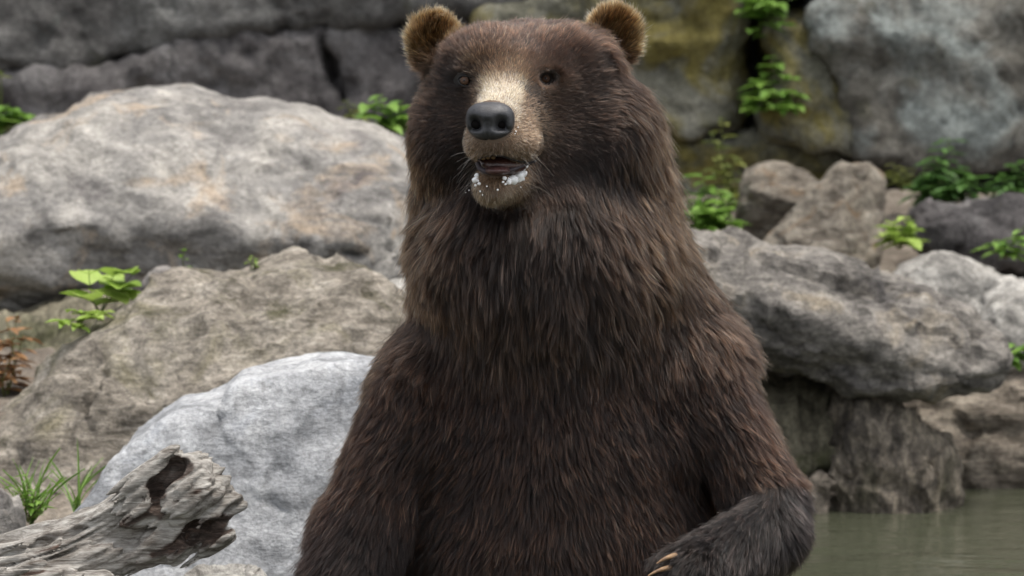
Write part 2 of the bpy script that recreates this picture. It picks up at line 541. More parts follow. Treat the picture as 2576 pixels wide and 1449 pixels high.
rock('boulder', 'huge rounded grey granite boulder below the dark cliff', [(-420, 520), (-150, 420), (0, 330), (80, 280), (170, 265), (240, 222), (320, 202), (420, 208), (520, 232), (600, 255), (680, 262), (760, 270), (810, 288), (860, 308), (930, 325),
     (1000, 345), (1100, 400), (1150, 520), (1120, 680), (980, 790), (700, 800), (300, 800), (60, 778), (-150, 790), (-420, 800)],
     3.3, 0.55, M_big, r=0.45, tilt=0.35, vox=0.018, seed=21, low=0.030, low_f=2.6, mid=0.009, mid_f=8, rid=0.010, fac=0.014, fac_f=(2.5, 2.5, 5), rid_f=(4, 4, 11), rid_rot=-0.25, crack=0.025,
     carve=[((850, 590, 2.62), (960, 588, 2.66), 0.028, 0.045), ((960, 588, 2.66), (1120, 600, 2.7), 0.045, 0.04)])
rock('boulder', 'brownish moss stained boulder sloping down behind the pale granite slab', [(-300, 1180), (-100, 1120), (0, 1055), (60, 995), (110, 925), (150, 868), (250, 800), (350, 755), (440, 700), (520, 688), (620, 668), (720, 640), (830, 637), (900, 652), (960, 690),
     (1030, 760), (1120, 860), (1150, 1000), (1000, 1200), (700, 1330), (200, 1400), (-300, 1400)],
     1.9, 0.36, M_tan, r=0.30, tilt=0.55, vox=0.014, seed=23, low=0.026, low_f=3.5, mid=0.010, mid_f=9, rid=0.018, fac=0.016, fac_f=(3, 3, 6), rid_f=(4, 4, 13), rid_rot=0.35, crack=0.022,
     carve=[((855, 672, 1.95), (900, 690, 1.9), 0.02, 0.025)])
rock('boulder', 'smooth pale grey granite slab leaning beside the bear, the lightest rock', [(205, 1285), (255, 1200), (290, 1133), (345, 1074), (414, 1028), (454, 1000), (517, 984), (575, 960), (612, 920), (690, 902), (833, 884), (931, 886), (1050, 900), (1200, 960), (1250, 1200), (1230, 1600), (700, 1640), (180, 1640), (160, 1420)],
     0.95, 0.15, M_slab, r=0.028, tilt=0.42, vox=0.010, seed=25, low=0.008, low_f=4, mid=0.004, mid_f=10, crack=0.012, fac=0.010, fac_f=(3.5, 3.5, 5), rid=0.004, rid_f=(6, 6, 16), rid_rot=0.3, smooth=0)
rock('boulder', 'long grey boulder overhanging the dark gap above the pool', [(1560, 650), (1640, 615), (1730, 592), (1850, 606), (1950, 613), (2050, 624), (2150, 658), (2250, 698), (2350, 745), (2430, 790), (2490, 828), (2508, 880), (2485, 930), (2400, 950), (2280, 968), (2150, 960), (2050, 930), (1950, 915), (1850, 880), (1700, 860), (1560, 820)],
     2.55, 0.32, M_over, r=0.24, tilt=0.25, vox=0.012, seed=27, low=0.022, low_f=4, mid=0.012, mid_f=9, rid=0.012, crack=0.02, fac=0.024, fac_f=(3, 3, 4.5), rid_f=(5, 5, 12), rid_rot=-0.4,
     cuts=[(-0.2, -1, -0.7, 0.22), (0.35, -0.7, 0.65, 0.21)])
rock('boulder', 'vertically streaked wet boulder with its foot in the pool', [(2080, 1420), (2078, 1260), (2095, 1120), (2100, 1010), (2130, 955), (2200, 955), (2260, 998), (2300, 1050), (2350, 1078), (2388, 1112), (2394, 1200), (2386, 1300), (2380, 1420)],
     2.5, 0.20, M_strip, r=0.14, tilt=0.2, vox=0.010, seed=29, low=0.012, low_f=6, mid=0.012, mid_f=12, rid=0.012, rid_f=(14, 8, 5), rid_rot=-0.3, fac=0.03, fac_f=(11, 9, 5))
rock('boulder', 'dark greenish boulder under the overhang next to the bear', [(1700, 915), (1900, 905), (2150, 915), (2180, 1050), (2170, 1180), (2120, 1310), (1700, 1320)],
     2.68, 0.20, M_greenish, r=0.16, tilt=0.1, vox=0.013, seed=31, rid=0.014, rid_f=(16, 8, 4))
rock('boulder', 'brown layered boulder at the water edge under the overhang', [(2230, 975), (2330, 955), (2450, 932), (2700, 915), (2900, 940), (2900, 1260), (2500, 1262), (2380, 1262), (2230, 1230)],
     3.05, 0.25, M_layer, r=0.15, tilt=0.15, vox=0.013, seed=33, mid=0.012, rid=0.016, rid_f=(3, 5, 15), rid_rot=-0.1)
rock('stone', 'small knobbly brown stone at the waterline beside the streaked boulder', [(2000, 1300), (2020, 1205), (2060, 1165), (2090, 1180), (2100, 1225), (2095, 1300)], 2.32, 0.035, M_layer, cat='stone', r=0.02, vox=0.005, low=0.006, low_f=14, mid=0.009, mid_f=26, rid=0.005, rid_f=(20, 20, 20), seed=35, smooth=1)
rock('boulder', 'pale flat topped boulder between the overhang and the far leaning rocks', [(2235, 690), (2290, 628), (2380, 610), (2470, 640), (2550, 672), (2640, 700), (2650, 790), (2450, 800), (2300, 780)],
     3.45, 0.16, M_pale, r=0.10, tilt=0.7, vox=0.011, seed=37, dy=34, fac=0.012, low=0.012, mid=0.01, cuts=[(0, -1, -0.25, 0.09)])
rock('boulder', 'cracked pale boulder above the right end of the overhanging boulder'.replace(' right', ''), [(2450, 790), (2490, 725), (2560, 690), (2700, 680), (2760, 860), (2600, 900), (2480, 860)],
     3.15, 0.14, M_pale, r=0.10, tilt=0.5, vox=0.011, seed=39, dy=34, fac=0.012, low=0.014, mid=0.012)
rock('boulder', 'low dark grey boulder lying in the grass under the lichen cliff', [(2302, 545), (2328, 506), (2420, 494), (2520, 486), (2700, 500), (2720, 640), (2500, 650), (2400, 655), (2318, 615)],
     4.2, 0.22, M_cliff_purple, r=0.10, tilt=0.2, vox=0.013, seed=41, low=0.012, mid=0.012, rid=0.012, rid_f=(4, 4, 14))
rock('boulder', 'hollow topped grey rock half hidden behind the tilted brown one', [(1860, 560), (1868, 510), (1885, 440), (1900, 412), (1950, 388), (1996, 402), (2056, 432), (2110, 470), (2080, 580), (1980, 625), (1880, 610)],
     4.45, 0.16, M_stump, r=0.03, smooth=0, sharp=0.008, tilt=0.25, vox=0.009, seed=43, low=0.006, mid=0.006, rid=0.005, cuts=[(-0.2, -1, -0.9, 0.07), (0.3, -1, 0.75, 0.10)],
     carve=[((1940, 420, 4.27), (1985, 445, 4.27), 0.022, 0.03)])
rock('boulder', 'tilted brown rock with a flat broken end', [(1920, 625), (1935, 585), (1980, 540), (2040, 470), (2090, 420), (2120, 390), (2150, 400), (2185, 394), (2222, 425), (2230, 480), (2216, 560), (2210, 650), (2100, 665), (1990, 660)],
     4.1, 0.17, M_stump, r=0.03, smooth=0, sharp=0.008, tilt=0.3, vox=0.009, seed=45, low=0.006, mid=0.006, rid=0.005, cuts=[(0.8, -0.7, 0.1, 0.10), (-0.7, -0.75, 0.45, 0.09)])
rock('stone', 'small grey stone wedged under the huge granite boulder', [(350, 715), (370, 675), (400, 656), (432, 662), (440, 690), (425, 715)], 2.45, 0.035, M_big, cat='stone', r=0.03, vox=0.006, low=0.004, mid=0.004, rid=0.002, seed=47, smooth=2)
rock('stone', 'cream stone behind the bear on top of the brownish boulder', [(925, 770), (945, 705), (985, 690), (1060, 700), (1080, 780)], 2.35, 0.06, M_pale, cat='stone', r=0.04, vox=0.008, low=0.005, mid=0.005, rid=0.003, seed=49)
rock('stone', 'rounded grey stone at the bank beside the driftwood', [(-140, 1180), (-30, 1192), (20, 1215), (50, 1270), (66, 1330), (40, 1420), (-140, 1440)], 0.85, 0.10, M_big, cat='stone', r=0.08, vox=0.008, low=0.006, mid=0.006, rid=0.003, seed=51)
rock('stone', 'flat cream stone under the broken end of the driftwood', [(440, 1500), (480, 1425), (540, 1404), (610, 1404), (655, 1424), (680, 1480), (670, 1560), (450, 1560)], 0.42, 0.07, M_pale, cat='stone', r=0.05, vox=0.006, low=0.004, mid=0.004, rid=0.003, seed=53)
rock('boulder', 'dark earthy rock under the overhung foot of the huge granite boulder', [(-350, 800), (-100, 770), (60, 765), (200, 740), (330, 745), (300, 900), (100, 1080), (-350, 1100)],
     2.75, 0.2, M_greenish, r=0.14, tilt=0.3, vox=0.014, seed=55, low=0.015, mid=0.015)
# ------------------------------------------------------------------ driftwood
k = NT('weathered_wood')
vg = k.mapping(scale=(4, 26, 34), rot=(0, 0.44, 0))
v = k.mapping()
g = k.noise(vg, 3.0, 9, 0.72, 0.5)
c = k.ramp(g, [(0.34, (0.03, 0.025, 0.021)), (0.44, (0.14, 0.122, 0.105)), (0.54, (0.34, 0.32, 0.29)), (0.65, (0.56, 0.54, 0.50))])
c = k.mix(0.4, c, k.ramp(k.noise(v, 9, 6, 0.7), [(0.38, (0.11, 0.09, 0.072)), (0.58, (0.44, 0.42, 0.385))]))
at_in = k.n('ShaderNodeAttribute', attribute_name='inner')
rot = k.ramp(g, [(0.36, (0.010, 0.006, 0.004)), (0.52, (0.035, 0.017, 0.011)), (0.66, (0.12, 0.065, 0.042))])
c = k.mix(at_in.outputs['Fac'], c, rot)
k.l(c, k.b.inputs['Base Color'])
k.b.inputs['Roughness'].default_value = 0.85
k.b.inputs['Specular IOR Level'].default_value = 0.2
k.l(k.bump(k.noise(v, 120, 3, 0.6), 0.4, 0.002, k.bump(g, 1.0, 0.008)), k.b.inputs['Normal'])
M_wood = k.m

LY = 0.16


def seg_dist(P, a, b, ra, rb, sy=1.0):
    ab = b - a
    sc = np.array([1, sy, 1])
    Pa = (P - a) * sc; ab = ab * sc
    t = np.clip((Pa @ ab) / (ab @ ab), 0, 1)
    return np.linalg.norm(Pa - t[:, None] * ab, axis=1) - (ra + (rb - ra) * t), t


def smin(a, b, k):
    h = np.clip(0.5 + 0.5 * (b - a) / k, 0, 1)
    return b + (a - b) * h - k * h * (1 - h)


def wood_field(P):
    s = 0.00074
    # grain direction, used to pull ridges along the limbs
    c30, s30 = math.cos(0.44), math.sin(0.44)
    along = P[:, 0] * c30 + P[:, 2] * s30
    across = -P[:, 0] * s30 + P[:, 2] * c30
    tw = 0.02 * np.sin(along * 9 + 1.0)
    R = np.stack([along * 4.5, (P[:, 1] + tw) * 26, (across + tw) * 26], -1)
    R2 = np.stack([along * 3.0, (P[:, 1] + tw) * 48, (across + tw) * 48], -1)
    outer = None
    for a, b, ra, rb, sy in [((-260, 1490, LY + 0.05), (150, 1365, LY), 78, 70, 1.0), ((150, 1365, LY), (340, 1290, LY), 66, 76, 1.0),
                             ((340, 1290, LY), (470, 1240, LY), 84, 104, 1.0), ((470, 1240, LY), (525, 1235, LY), 104, 82, 1.0),
                             ((-260, 1500, LY - 0.1), (90, 1455, LY - 0.1), 66, 52, 1.0), ((90, 1455, LY - 0.1), (420, 1500, LY - 0.09), 52, 44, 1.0),
                             ((380, 1360, LY - 0.02), (535, 1325, LY - 0.03), 60, 48, 1.0), ((340, 1230, LY - 0.03), (425, 1165, LY - 0.02), 24, 30, 1.0),
                             ((420, 1160, LY), (560, 1190, LY + 0.02), 26, 34, 1.0), ((560, 1200, LY), (600, 1265, LY - 0.01), 32, 22, 1.0),
                             ((430, 1395, LY), (575, 1345, LY - 0.02), 34, 18, 1.0), ((-200, 1470, LY - 0.02), (200, 1405, LY - 0.02), 80, 66, 1.0), ((200, 1405, LY - 0.02), (430, 1385, LY - 0.02), 66, 58, 1.0)]:
        d, _ = seg_dist(P, at(*a), at(*b), ra * s, rb * s, sy)
        outer = d if outer is None else smin(outer, d, 0.018)
    rid = np.zeros(len(P))
    nr = np.abs(outer) < 0.05
    rid[nr] = ridged(R[nr], 3, 2) * 0.012 + ridged(R2[nr], 13, 2) * 0.008 + 0.008 * fbm(P[nr] * 8, 9, 2)
    d = outer + rid
    # ragged broken end
    e = at(600, 1240, LY)
    endd = (P[:, 0] - e[0]) * 0.93 - (P[:, 2] - e[2]) * 0.1 + 0.026 * fbm(np.stack([across * 34, P[:, 1] * 34, along * 6], -1), 5, 3) + 0.015 * noise3(P * 9, 77)
    d = np.maximum(d, endd)
    cav = np.full(len(P), 9.0)
    F1, F2 = LY - 0.058, LY - 0.036
    for a, b, ra, rb in [((462, 1172, F1), (392, 1222, F1), 22, 30), ((392, 1222, F1), (398, 1285, F1), 32, 22), ((440, 1185, F2), (395, 1240, F2), 36, 42), ((398, 1285, F1), (445, 1272, F1), 16, 9),
                         ((412, 1290, F1), (320, 1322, F1), 15, 5), ((330, 1225, F1 + 0.01), (240, 1272, F1 + 0.01), 8, 4), ((560, 1290, F1), (520, 1325, F1), 16, 30), ((520, 1325, F1), (455, 1372, F1), 30, 20),
                         ((600, 1305, F2), (500, 1345, F2), 22, 42), ((545, 1205, F1), (570, 1228, F1), 10, 11), ((455, 1372, F1), (390, 1400, F1), 16, 7), ((160, 1350, F1), (320, 1335, F1), 5, 9),
                         ((-60, 1405, F1), (150, 1375, F1), 6, 9), ((150, 1375, F1), (270, 1368, F1), 8, 3), ((510, 1235, F1 - 0.012), (440, 1258, F1 - 0.01), 5, 8), ((565, 1250, F1 - 0.01), (600, 1275, F1), 9, 13),
                         ((-80, 1442, F1 - 0.05), (330, 1432, F1 - 0.05), 6, 9)]:
        q, _ = seg_dist(P, at(*a), at(*b), ra * s, rb * s)
        cav = np.minimum(cav, q)
    nr = np.abs(cav) < 0.05
    cav[nr] += 0.009 * ridged(R[nr] * 1.3, 41, 2) + 0.004 * fbm(P[nr] * 40, 6, 2)
    return np.maximum(d, -cav), cav


lo = at(-300, 1580, LY) - [0, 0.2, 0.02]; hi = at(650, 1110, LY) + [0, 0.16, 0]
vx = 0.0031
xs = np.arange(lo[0], hi[0], vx); ys = np.arange(lo[1], hi[1], vx); zs = np.arange(lo[2], hi[2], vx)
GXYZ = np.stack(np.meshgrid(xs, ys, zs, indexing='ij'), -1).reshape(-1, 3)
F = np.empty(len(GXYZ), np.float32)
for i in range(0, len(GXYZ), 300000):
    F[i:i + 300000] = wood_field(GXYZ[i:i + 300000])[0]
Vw, Qw = surface_nets(F.reshape(len(xs), len(ys), len(zs)), xs, ys, zs)
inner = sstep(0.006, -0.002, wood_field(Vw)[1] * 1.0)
o0 = np.array([Vw[:, 0].mean(), Vw[:, 1].mean(), Vw[:, 2].min()])
me = np_mesh('driftwood_log', Vw - o0, Qw)
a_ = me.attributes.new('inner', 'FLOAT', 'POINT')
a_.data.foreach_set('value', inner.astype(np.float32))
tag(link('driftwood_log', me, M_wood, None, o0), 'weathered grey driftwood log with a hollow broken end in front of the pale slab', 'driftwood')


# ------------------------------------------------------------------ plants
def leaf_mat(name, c0, c1, trans=0.35):
    k = NT(name)
    oi = k.n('ShaderNodeObjectInfo')
    v = k.mapping()
    c = k.ramp(oi.outputs['Random'], [(0.0, c0), (1.0, c1)])
    c = k.mix(0.35, c, k.ramp(k.noise(v, 60, 3, 0.6), [(0.3, 0.6), (0.7, 1.35)]), 'MULTIPLY')
    k.l(c, k.b.inputs['Base Color'])
    k.b.inputs['Roughness'].default_value = 0.5
    tr = k.n('ShaderNodeBsdfTranslucent')
    k.l(c, tr.inputs['Color'])
    ms = k.n('ShaderNodeMixShader')
    ms.inputs[0].default_value = trans
    k.l(k.b.outputs[0], ms.inputs[1]); k.l(tr.outputs[0], ms.inputs[2])
    k.l(ms.outputs[0], k.t.nodes['Material Output'].inputs['Surface'])
    return k.m


M_lime = leaf_mat('leaf_lime', (0.20, 0.32, 0.04), (0.36, 0.48, 0.11))
M_green = leaf_mat('leaf_green', (0.09, 0.19, 0.025), (0.20, 0.34, 0.06))
M_deep = leaf_mat('leaf_deep_green', (0.045, 0.11, 0.025), (0.10, 0.21, 0.045))
M_olive = leaf_mat('leaf_olive', (0.08, 0.11, 0.025), (0.19, 0.21, 0.05))
M_dry = leaf_mat('leaf_dry', (0.16, 0.075, 0.025), (0.28, 0.15, 0.06), 0.15)


def leaf_mesh(name, shape):
    nl, nw = 7, 4
    V = []
    for i in range(nl + 1):
        t = i / nl
        if shape == 'round':
            w = 0.46 * math.sin(math.pi * min(1, t ** 0.75)) ** 0.6 if 0 < t < 1 else 0.02
        elif shape == 'lance':
            w = 0.20 * math.sin(math.pi * t ** 0.7) ** 0.9 + (0.02 if i % 2 else 0) if 0 < t < 1 else 0.01
        elif shape == 'ovate':
            w = 0.31 * math.sin(math.pi * t ** 0.62) ** 0.9 + (0.025 if i % 2 else 0) if 0 < t < 1 else 0.01
        else:
            w = 0.022 * (1 - t) ** 0.7 + 0.002
        droop = {'blade': -0.35, 'round': -0.12}.get(shape, -0.22) * t * t
        for j in range(nw + 1):
            s = j / nw * 2 - 1
            V.append((s * w, t, droop + abs(s) * w * 0.35 + 0.015 * math.sin(7 * t + 3 * s)))
    Q = [(i * (nw + 1) + j, i * (nw + 1) + j + 1, (i + 1) * (nw + 1) + j + 1, (i + 1) * (nw + 1) + j) for i in range(nl) for j in range(nw)]
    return np.array(V), np.array(Q)


LEAF = {}


def leaf_data(shape, mat):
    if (shape, mat.name) not in LEAF:
        me = np_mesh('leaf', *leaf_mesh('leaf', shape))
        me.materials.append(mat)
        LEAF[shape, mat.name] = me
    return LEAF[shape, mat.name]


def tube(pts, r0, r1, sides=6):
    pts = np.asarray(pts, float)
    V, Q = [], []
    for i, p in enumerate(pts):
        d = pts[min(i + 1, len(pts) - 1)] - pts[max(i - 1, 0)]
        d = d / (np.linalg.norm(d) + 1e-9)
        a = np.cross(d, [0.31, 0.9, 0.2]); a /= np.linalg.norm(a)
        b = np.cross(d, a)
        r = r0 + (r1 - r0) * i / (len(pts) - 1)
        for s in range(sides):
            t = 2 * math.pi * s / sides
            V.append(p + r * (math.cos(t) * a + math.sin(t) * b))
    for i in range(len(pts) - 1):
        for s in range(sides):
            q = (s + 1) % sides
            Q.append((i * sides + s, i * sides + q, (i + 1) * sides + q, (i + 1) * sides + s))
    return np.array(V), np.array(Q)


def stem_mesh(curves, r0, r1):
    V, Q, off = [], [], 0
    for c in curves:
        v_, q_ = tube(c, r0, r1)
        V.append(v_); Q.append(q_ + off); off += len(v_)
    return np_mesh('stem', np.concatenate(V), np.concatenate(Q))


def plant(name, label, base, tips, mat, shape, size, per_stem, cat='plant', seed=0, spread=0.5, group=None, jit=0.35, stem_r=0.0022, droop=0.0, start=0.25):
    """base and tips are (px, py, Y); leaves sit alternately along each stem"""
    rr = random.Random(seed)
    b = at(*base)
    root = bpy.data.objects.new(name, None)
    col.objects.link(root)
    root.location = b
    root.empty_display_size = 0.05
    tag(root, label, cat, group)
    curves = []
    md = leaf_data(shape, mat)
    for tp in tips:
        e = at(*tp) - b
        side = np.array([rr.uniform(-1, 1), rr.uniform(-1, 1), 0]) * 0.12 * np.linalg.norm(e)
        st0 = np.array([rr.uniform(-1, 1), rr.uniform(-1, 1), 0]) * 0.004
        cpts = [st0 + e * t + side * math.sin(math.pi * t) + np.array([0, 0, -droop * t * t]) for t in np.linspace(0, 1, 7)]
        curves.append(cpts)
        cp = np.array(cpts)
        for i in range(per_stem):
            t = start + (1 - start) * (i + rr.random() * 0.6) / per_stem
            t = min(t, 1.0)
            u = t * 6; a = min(int(u), 5)
            p = cp[a] + (cp[a + 1] - cp[a]) * (u - a)
            ang = i * 2.4 + rr.uniform(-0.6, 0.6)
            tilt = rr.uniform(-0.25, 0.7)
            d = Vector((math.cos(ang), math.sin(ang), math.tan(tilt) * spread))
            if shape == 'blade':
                d = Vector((rr.uniform(-1, 1) * spread, rr.uniform(-1, 1) * spread, 1.0))
            q = d.normalized().to_track_quat('Y', 'Z')
            o = bpy.data.objects.new('leaf' if shape != 'blade' else 'blade', md)
            col.objects.link(o)
            o.parent = root
            o.location = p
            s_ = size * rr.uniform(1 - jit, 1 + jit) * (1.0 - 0.3 * t if shape != 'blade' else 1)
            o.rotation_mode = 'QUATERNION'
            o.rotation_quaternion = q
            o.scale = (s_, s_, s_)
    sm = stem_mesh(curves, stem_r, stem_r * 0.4)
    link('stem', sm, M_olive, root)
    return root


plant('leafy_plant', 'lime green broad leaved plant growing between the huge boulder and the brownish one', (250, 790, 2.0),
      [(225, 680, 1.95), (285, 685, 1.98), (320, 705, 1.95), (225, 755, 1.9), (345, 678, 1.98)], M_lime, 'round', 0.105, 3, seed=3, start=0.45, spread=0.6)
plant('creeping_weed', 'small yellow green weed trailing down the brownish boulder below the broad leaved plant', (215, 800, 1.86),
      [(150, 815, 1.82), (180, 780, 1.84), (240, 800, 1.8), (200, 830, 1.8), (270, 785, 1.85)], M_lime, 'ovate', 0.048, 7, seed=4)
plant('sprout', 'tiny two leaved sprout at the foot of the huge boulder', (476, 700, 2.35), [(478, 668, 2.33), (468, 620, 2.33)], M_green, 'ovate', 0.028, 3, seed=5, start=0.5)
plant('sprout', 'tiny yellowish sprout on top of the brownish boulder', (630, 690, 2.1), [(628, 640, 2.1), (640, 650, 2.1)], M_lime, 'ovate', 0.022, 4, seed=6, start=0.4)
plant('leafy_plant', 'bright green plant on the huge boulder next to the bear neck', (985, 350, 3.75),
      [(960, 235, 3.7), (925, 260, 3.7), (1010, 250, 3.72), (950, 300, 3.65), (1025, 290, 3.7), (985, 280, 3.7)], M_green, 'ovate', 0.085, 8, seed=7)
plant('leafy_plant', 'yellowing plant at the cliff foot behind the bright green one', (900, 320, 4.0), [(875, 250, 4.0), (905, 270, 4.0), (885, 285, 3.95)], M_olive, 'ovate', 0.036, 7, seed=8)
plant('leafy_plant', 'green plant behind the shoulder of the huge granite boulder', (20, 330, 3.9), [(10, 262, 3.85), (45, 285, 3.85), (-30, 280, 3.9), (70, 290, 3.85), (0, 300, 3.8)], M_green, 'ovate', 0.085, 8, seed=9)
plant('sapling', 'thin sapling with one pair of drooping leaves against the dark cliff', (-2, 330, 3.95), [(2, 185, 3.9)], M_olive, 'ovate', 0.060, 3, seed=10, start=0.92, stem_r=0.004)
plant('dead_fern', 'dry orange brown fern hanging under the huge granite boulder', (10, 1010, 2.2), [(40, 790, 2.2), (10, 800, 2.15), (60, 840, 2.2), (-20, 860, 2.15), (25, 900, 2.1)], M_dry, 'lance', 0.07, 12, seed=11, cat='fern')
for i, (lb, b, tp, n_, sz, sd) in enumerate([
        ('clump of green grass at the foot of the mossy brownish boulder', (80, 1320, 1.0), [(60, 1270, 1.0), (90, 1260, 1.0), (120, 1280, 0.98), (45, 1280, 1.0)], 9, 0.11, 20),
        ('sparse grass blades beside the edge of the pale slab', (190, 1290, 1.05), [(185, 1260, 1.05), (205, 1270, 1.03)], 5, 0.12, 21)]):
    plant('grass_tuft', lb, b, tp, M_green, 'blade', sz, n_, cat='grass', seed=sd, start=0.0, spread=0.55, stem_r=0.001)
plant('leafy_weed', 'feathery green weed in the grass below the mossy boulder', (70, 1310, 0.95), [(40, 1215, 0.95), (90, 1235, 0.95), (60, 1190, 0.98), (120, 1250, 0.95)], M_green, 'lance', 0.034, 10, seed=22)
plant('leafy_shrub', 'dense bright green shrub between the bear and the hollow rock', (1785, 600, 4.4),
      [(1760, 440, 4.4), (1730, 480, 4.4), (1800, 470, 4.4), (1830, 500, 4.35), (1740, 540, 4.3), (1770, 510, 4.3), (1830, 560, 4.3), (1800, 530, 4.25), (1710, 510, 4.4), (1780, 570, 4.25)], M_green, 'ovate', 0.075, 15, cat='shrub', seed=23)
plant('climbing_plant', 'thin pale green climber on the yellow stained cliff block', (1840, 540, 4.95),
      [(1790, 330, 5.0), (1810, 290, 5.05), (1800, 400, 4.95), (1850, 400, 5.0), (1830, 470, 4.9)], M_olive, 'ovate', 0.06, 12, seed=24, stem_r=0.003)
plant('wall_plant', 'bushy green plant growing out of the dark cliff crevice', (1925, 270, 5.35),
      [(1950, 140, 5.2), (1910, 200, 5.15), (1980, 190, 5.15), (2010, 235, 5.1), (1900, 250, 5.1), (1960, 270, 5.05), (1940, 230, 5.05), (1890, 275, 5.1), (1995, 265, 5.1), (1960, 170, 5.2)], M_green, 'ovate', 0.075, 13, seed=25)
plant('hanging_plant', 'green leaves hanging from the top of the dark cliff crevice', (1920, -40, 5.4),
      [(1895, 100, 5.2), (1930, 30, 5.2), (1955, 70, 5.2), (1880, 40, 5.25), (1945, 20, 5.15)], M_green, 'ovate', 0.085, 9, seed=26, start=0.35)
plant('leafy_plant', 'pale green low plant between the tilted brown rock and the dark grey one', (2262, 625, 3.95),
      [(2240, 560, 3.9), (2285, 545, 3.9), (2300, 570, 3.9), (2255, 590, 3.85), (2230, 590, 3.85), (2290, 600, 3.8)], M_lime, 'ovate', 0.075, 8, seed=27)
plant('leafy_shrub', 'feathery dark green shrub under the lichen covered cliff', (2380, 520, 4.7),
      [(2390, 345, 4.7), (2360, 400, 4.65), (2420, 420, 4.65), (2330, 440, 4.6), (2450, 450, 4.6), (2300, 470, 4.6), (2400, 470, 4.55), (2350, 480, 4.55), (2470, 480, 4.6)], M_deep, 'lance', 0.085, 20, cat='shrub', seed=28)
plant('leafy_shrub', 'mid green shrub behind the low dark grey boulder', (2550, 510, 4.65),
      [(2560, 410, 4.65), (2520, 440, 4.6), (2580, 430, 4.6), (2540, 470, 4.55), (2600, 460, 4.6), (2500, 480, 4.6)], M_deep, 'lance', 0.08, 16, cat='shrub', seed=29)
plant('leafy_plant', 'dark mossy weed at the foot of the lichen cliff beside the tilted brown rock', (2270, 480, 4.75), [(2250, 410, 4.75), (2285, 420, 4.75), (2235, 430, 4.7), (2300, 440, 4.7)], M_olive, 'lance', 0.040, 10, seed=30)
plant('leafy_weed', 'yellow green weed in front of the low dark grey boulder', (2530, 650, 3.7), [(2500, 605, 3.7), (2550, 590, 3.7), (2575, 570, 3.7), (2520, 625, 3.65), (2585, 615, 3.65)], M_green, 'lance', 0.065, 9, seed=31)
plant('leafy_weed', 'green weed growing over the edge above the layered boulder', (2545, 920, 2.75), [(2510, 870, 2.75), (2550, 865, 2.75), (2580, 880, 2.7), (2530, 900, 2.7), (2600, 860, 2.7)], M_green, 'ovate', 0.055, 8, seed=32)
# ------------------------------------------------------------------ bear
SB = 7.0 / FPX                                             # metres per photo pixel at the bear


def B(px, py, d):
    return at(px, py, d * SB)


def smin_(a, b, k):
    h = np.clip(0.5 + 0.5 * (b - a) / k, 0, 1)
    return b + (a - b) * h - k * h * (1 - h)


def ell(c, r, rx=0.0):
    c = B(*c); r = np.array(r, float) * SB
    ca, sa = math.cos(rx), math.sin(rx)

    def f(x, y, z):
        X, Y, Z = x - c[0], y - c[1], z - c[2]
        if rx:
            Y, Z = ca * Y + sa * Z, -sa * Y + ca * Z
        k0 = np.sqrt((X / r[0]) ** 2 + (Y / r[1]) ** 2 + (Z / r[2]) ** 2)
        k1 = np.sqrt((X / r[0] ** 2) ** 2 + (Y / r[1] ** 2) ** 2 + (Z / r[2] ** 2) ** 2) + 1e-9
        return k0 * (k0 - 1) / k1
    return f


def cone(a, b, ra, rb, sy=1.0, sx=1.0):
    a = B(*a); b = B(*b); ra *= SB; rb *= SB
    e = (b - a) * [sx, sy, 1]
    ee = e @ e

    def f(x, y, z):
        X, Y, Z = (x - a[0]) * sx, (y - a[1]) * sy, z - a[2]
        t = np.clip((X * e[0] + Y * e[1] + Z * e[2]) / ee, 0, 1)
        return (np.sqrt((X - e[0] * t) ** 2 + (Y - e[1] * t) ** 2 + (Z - e[2] * t) ** 2) - (ra + (rb - ra) * t)) / max(sx, sy, 1.0)
    return f


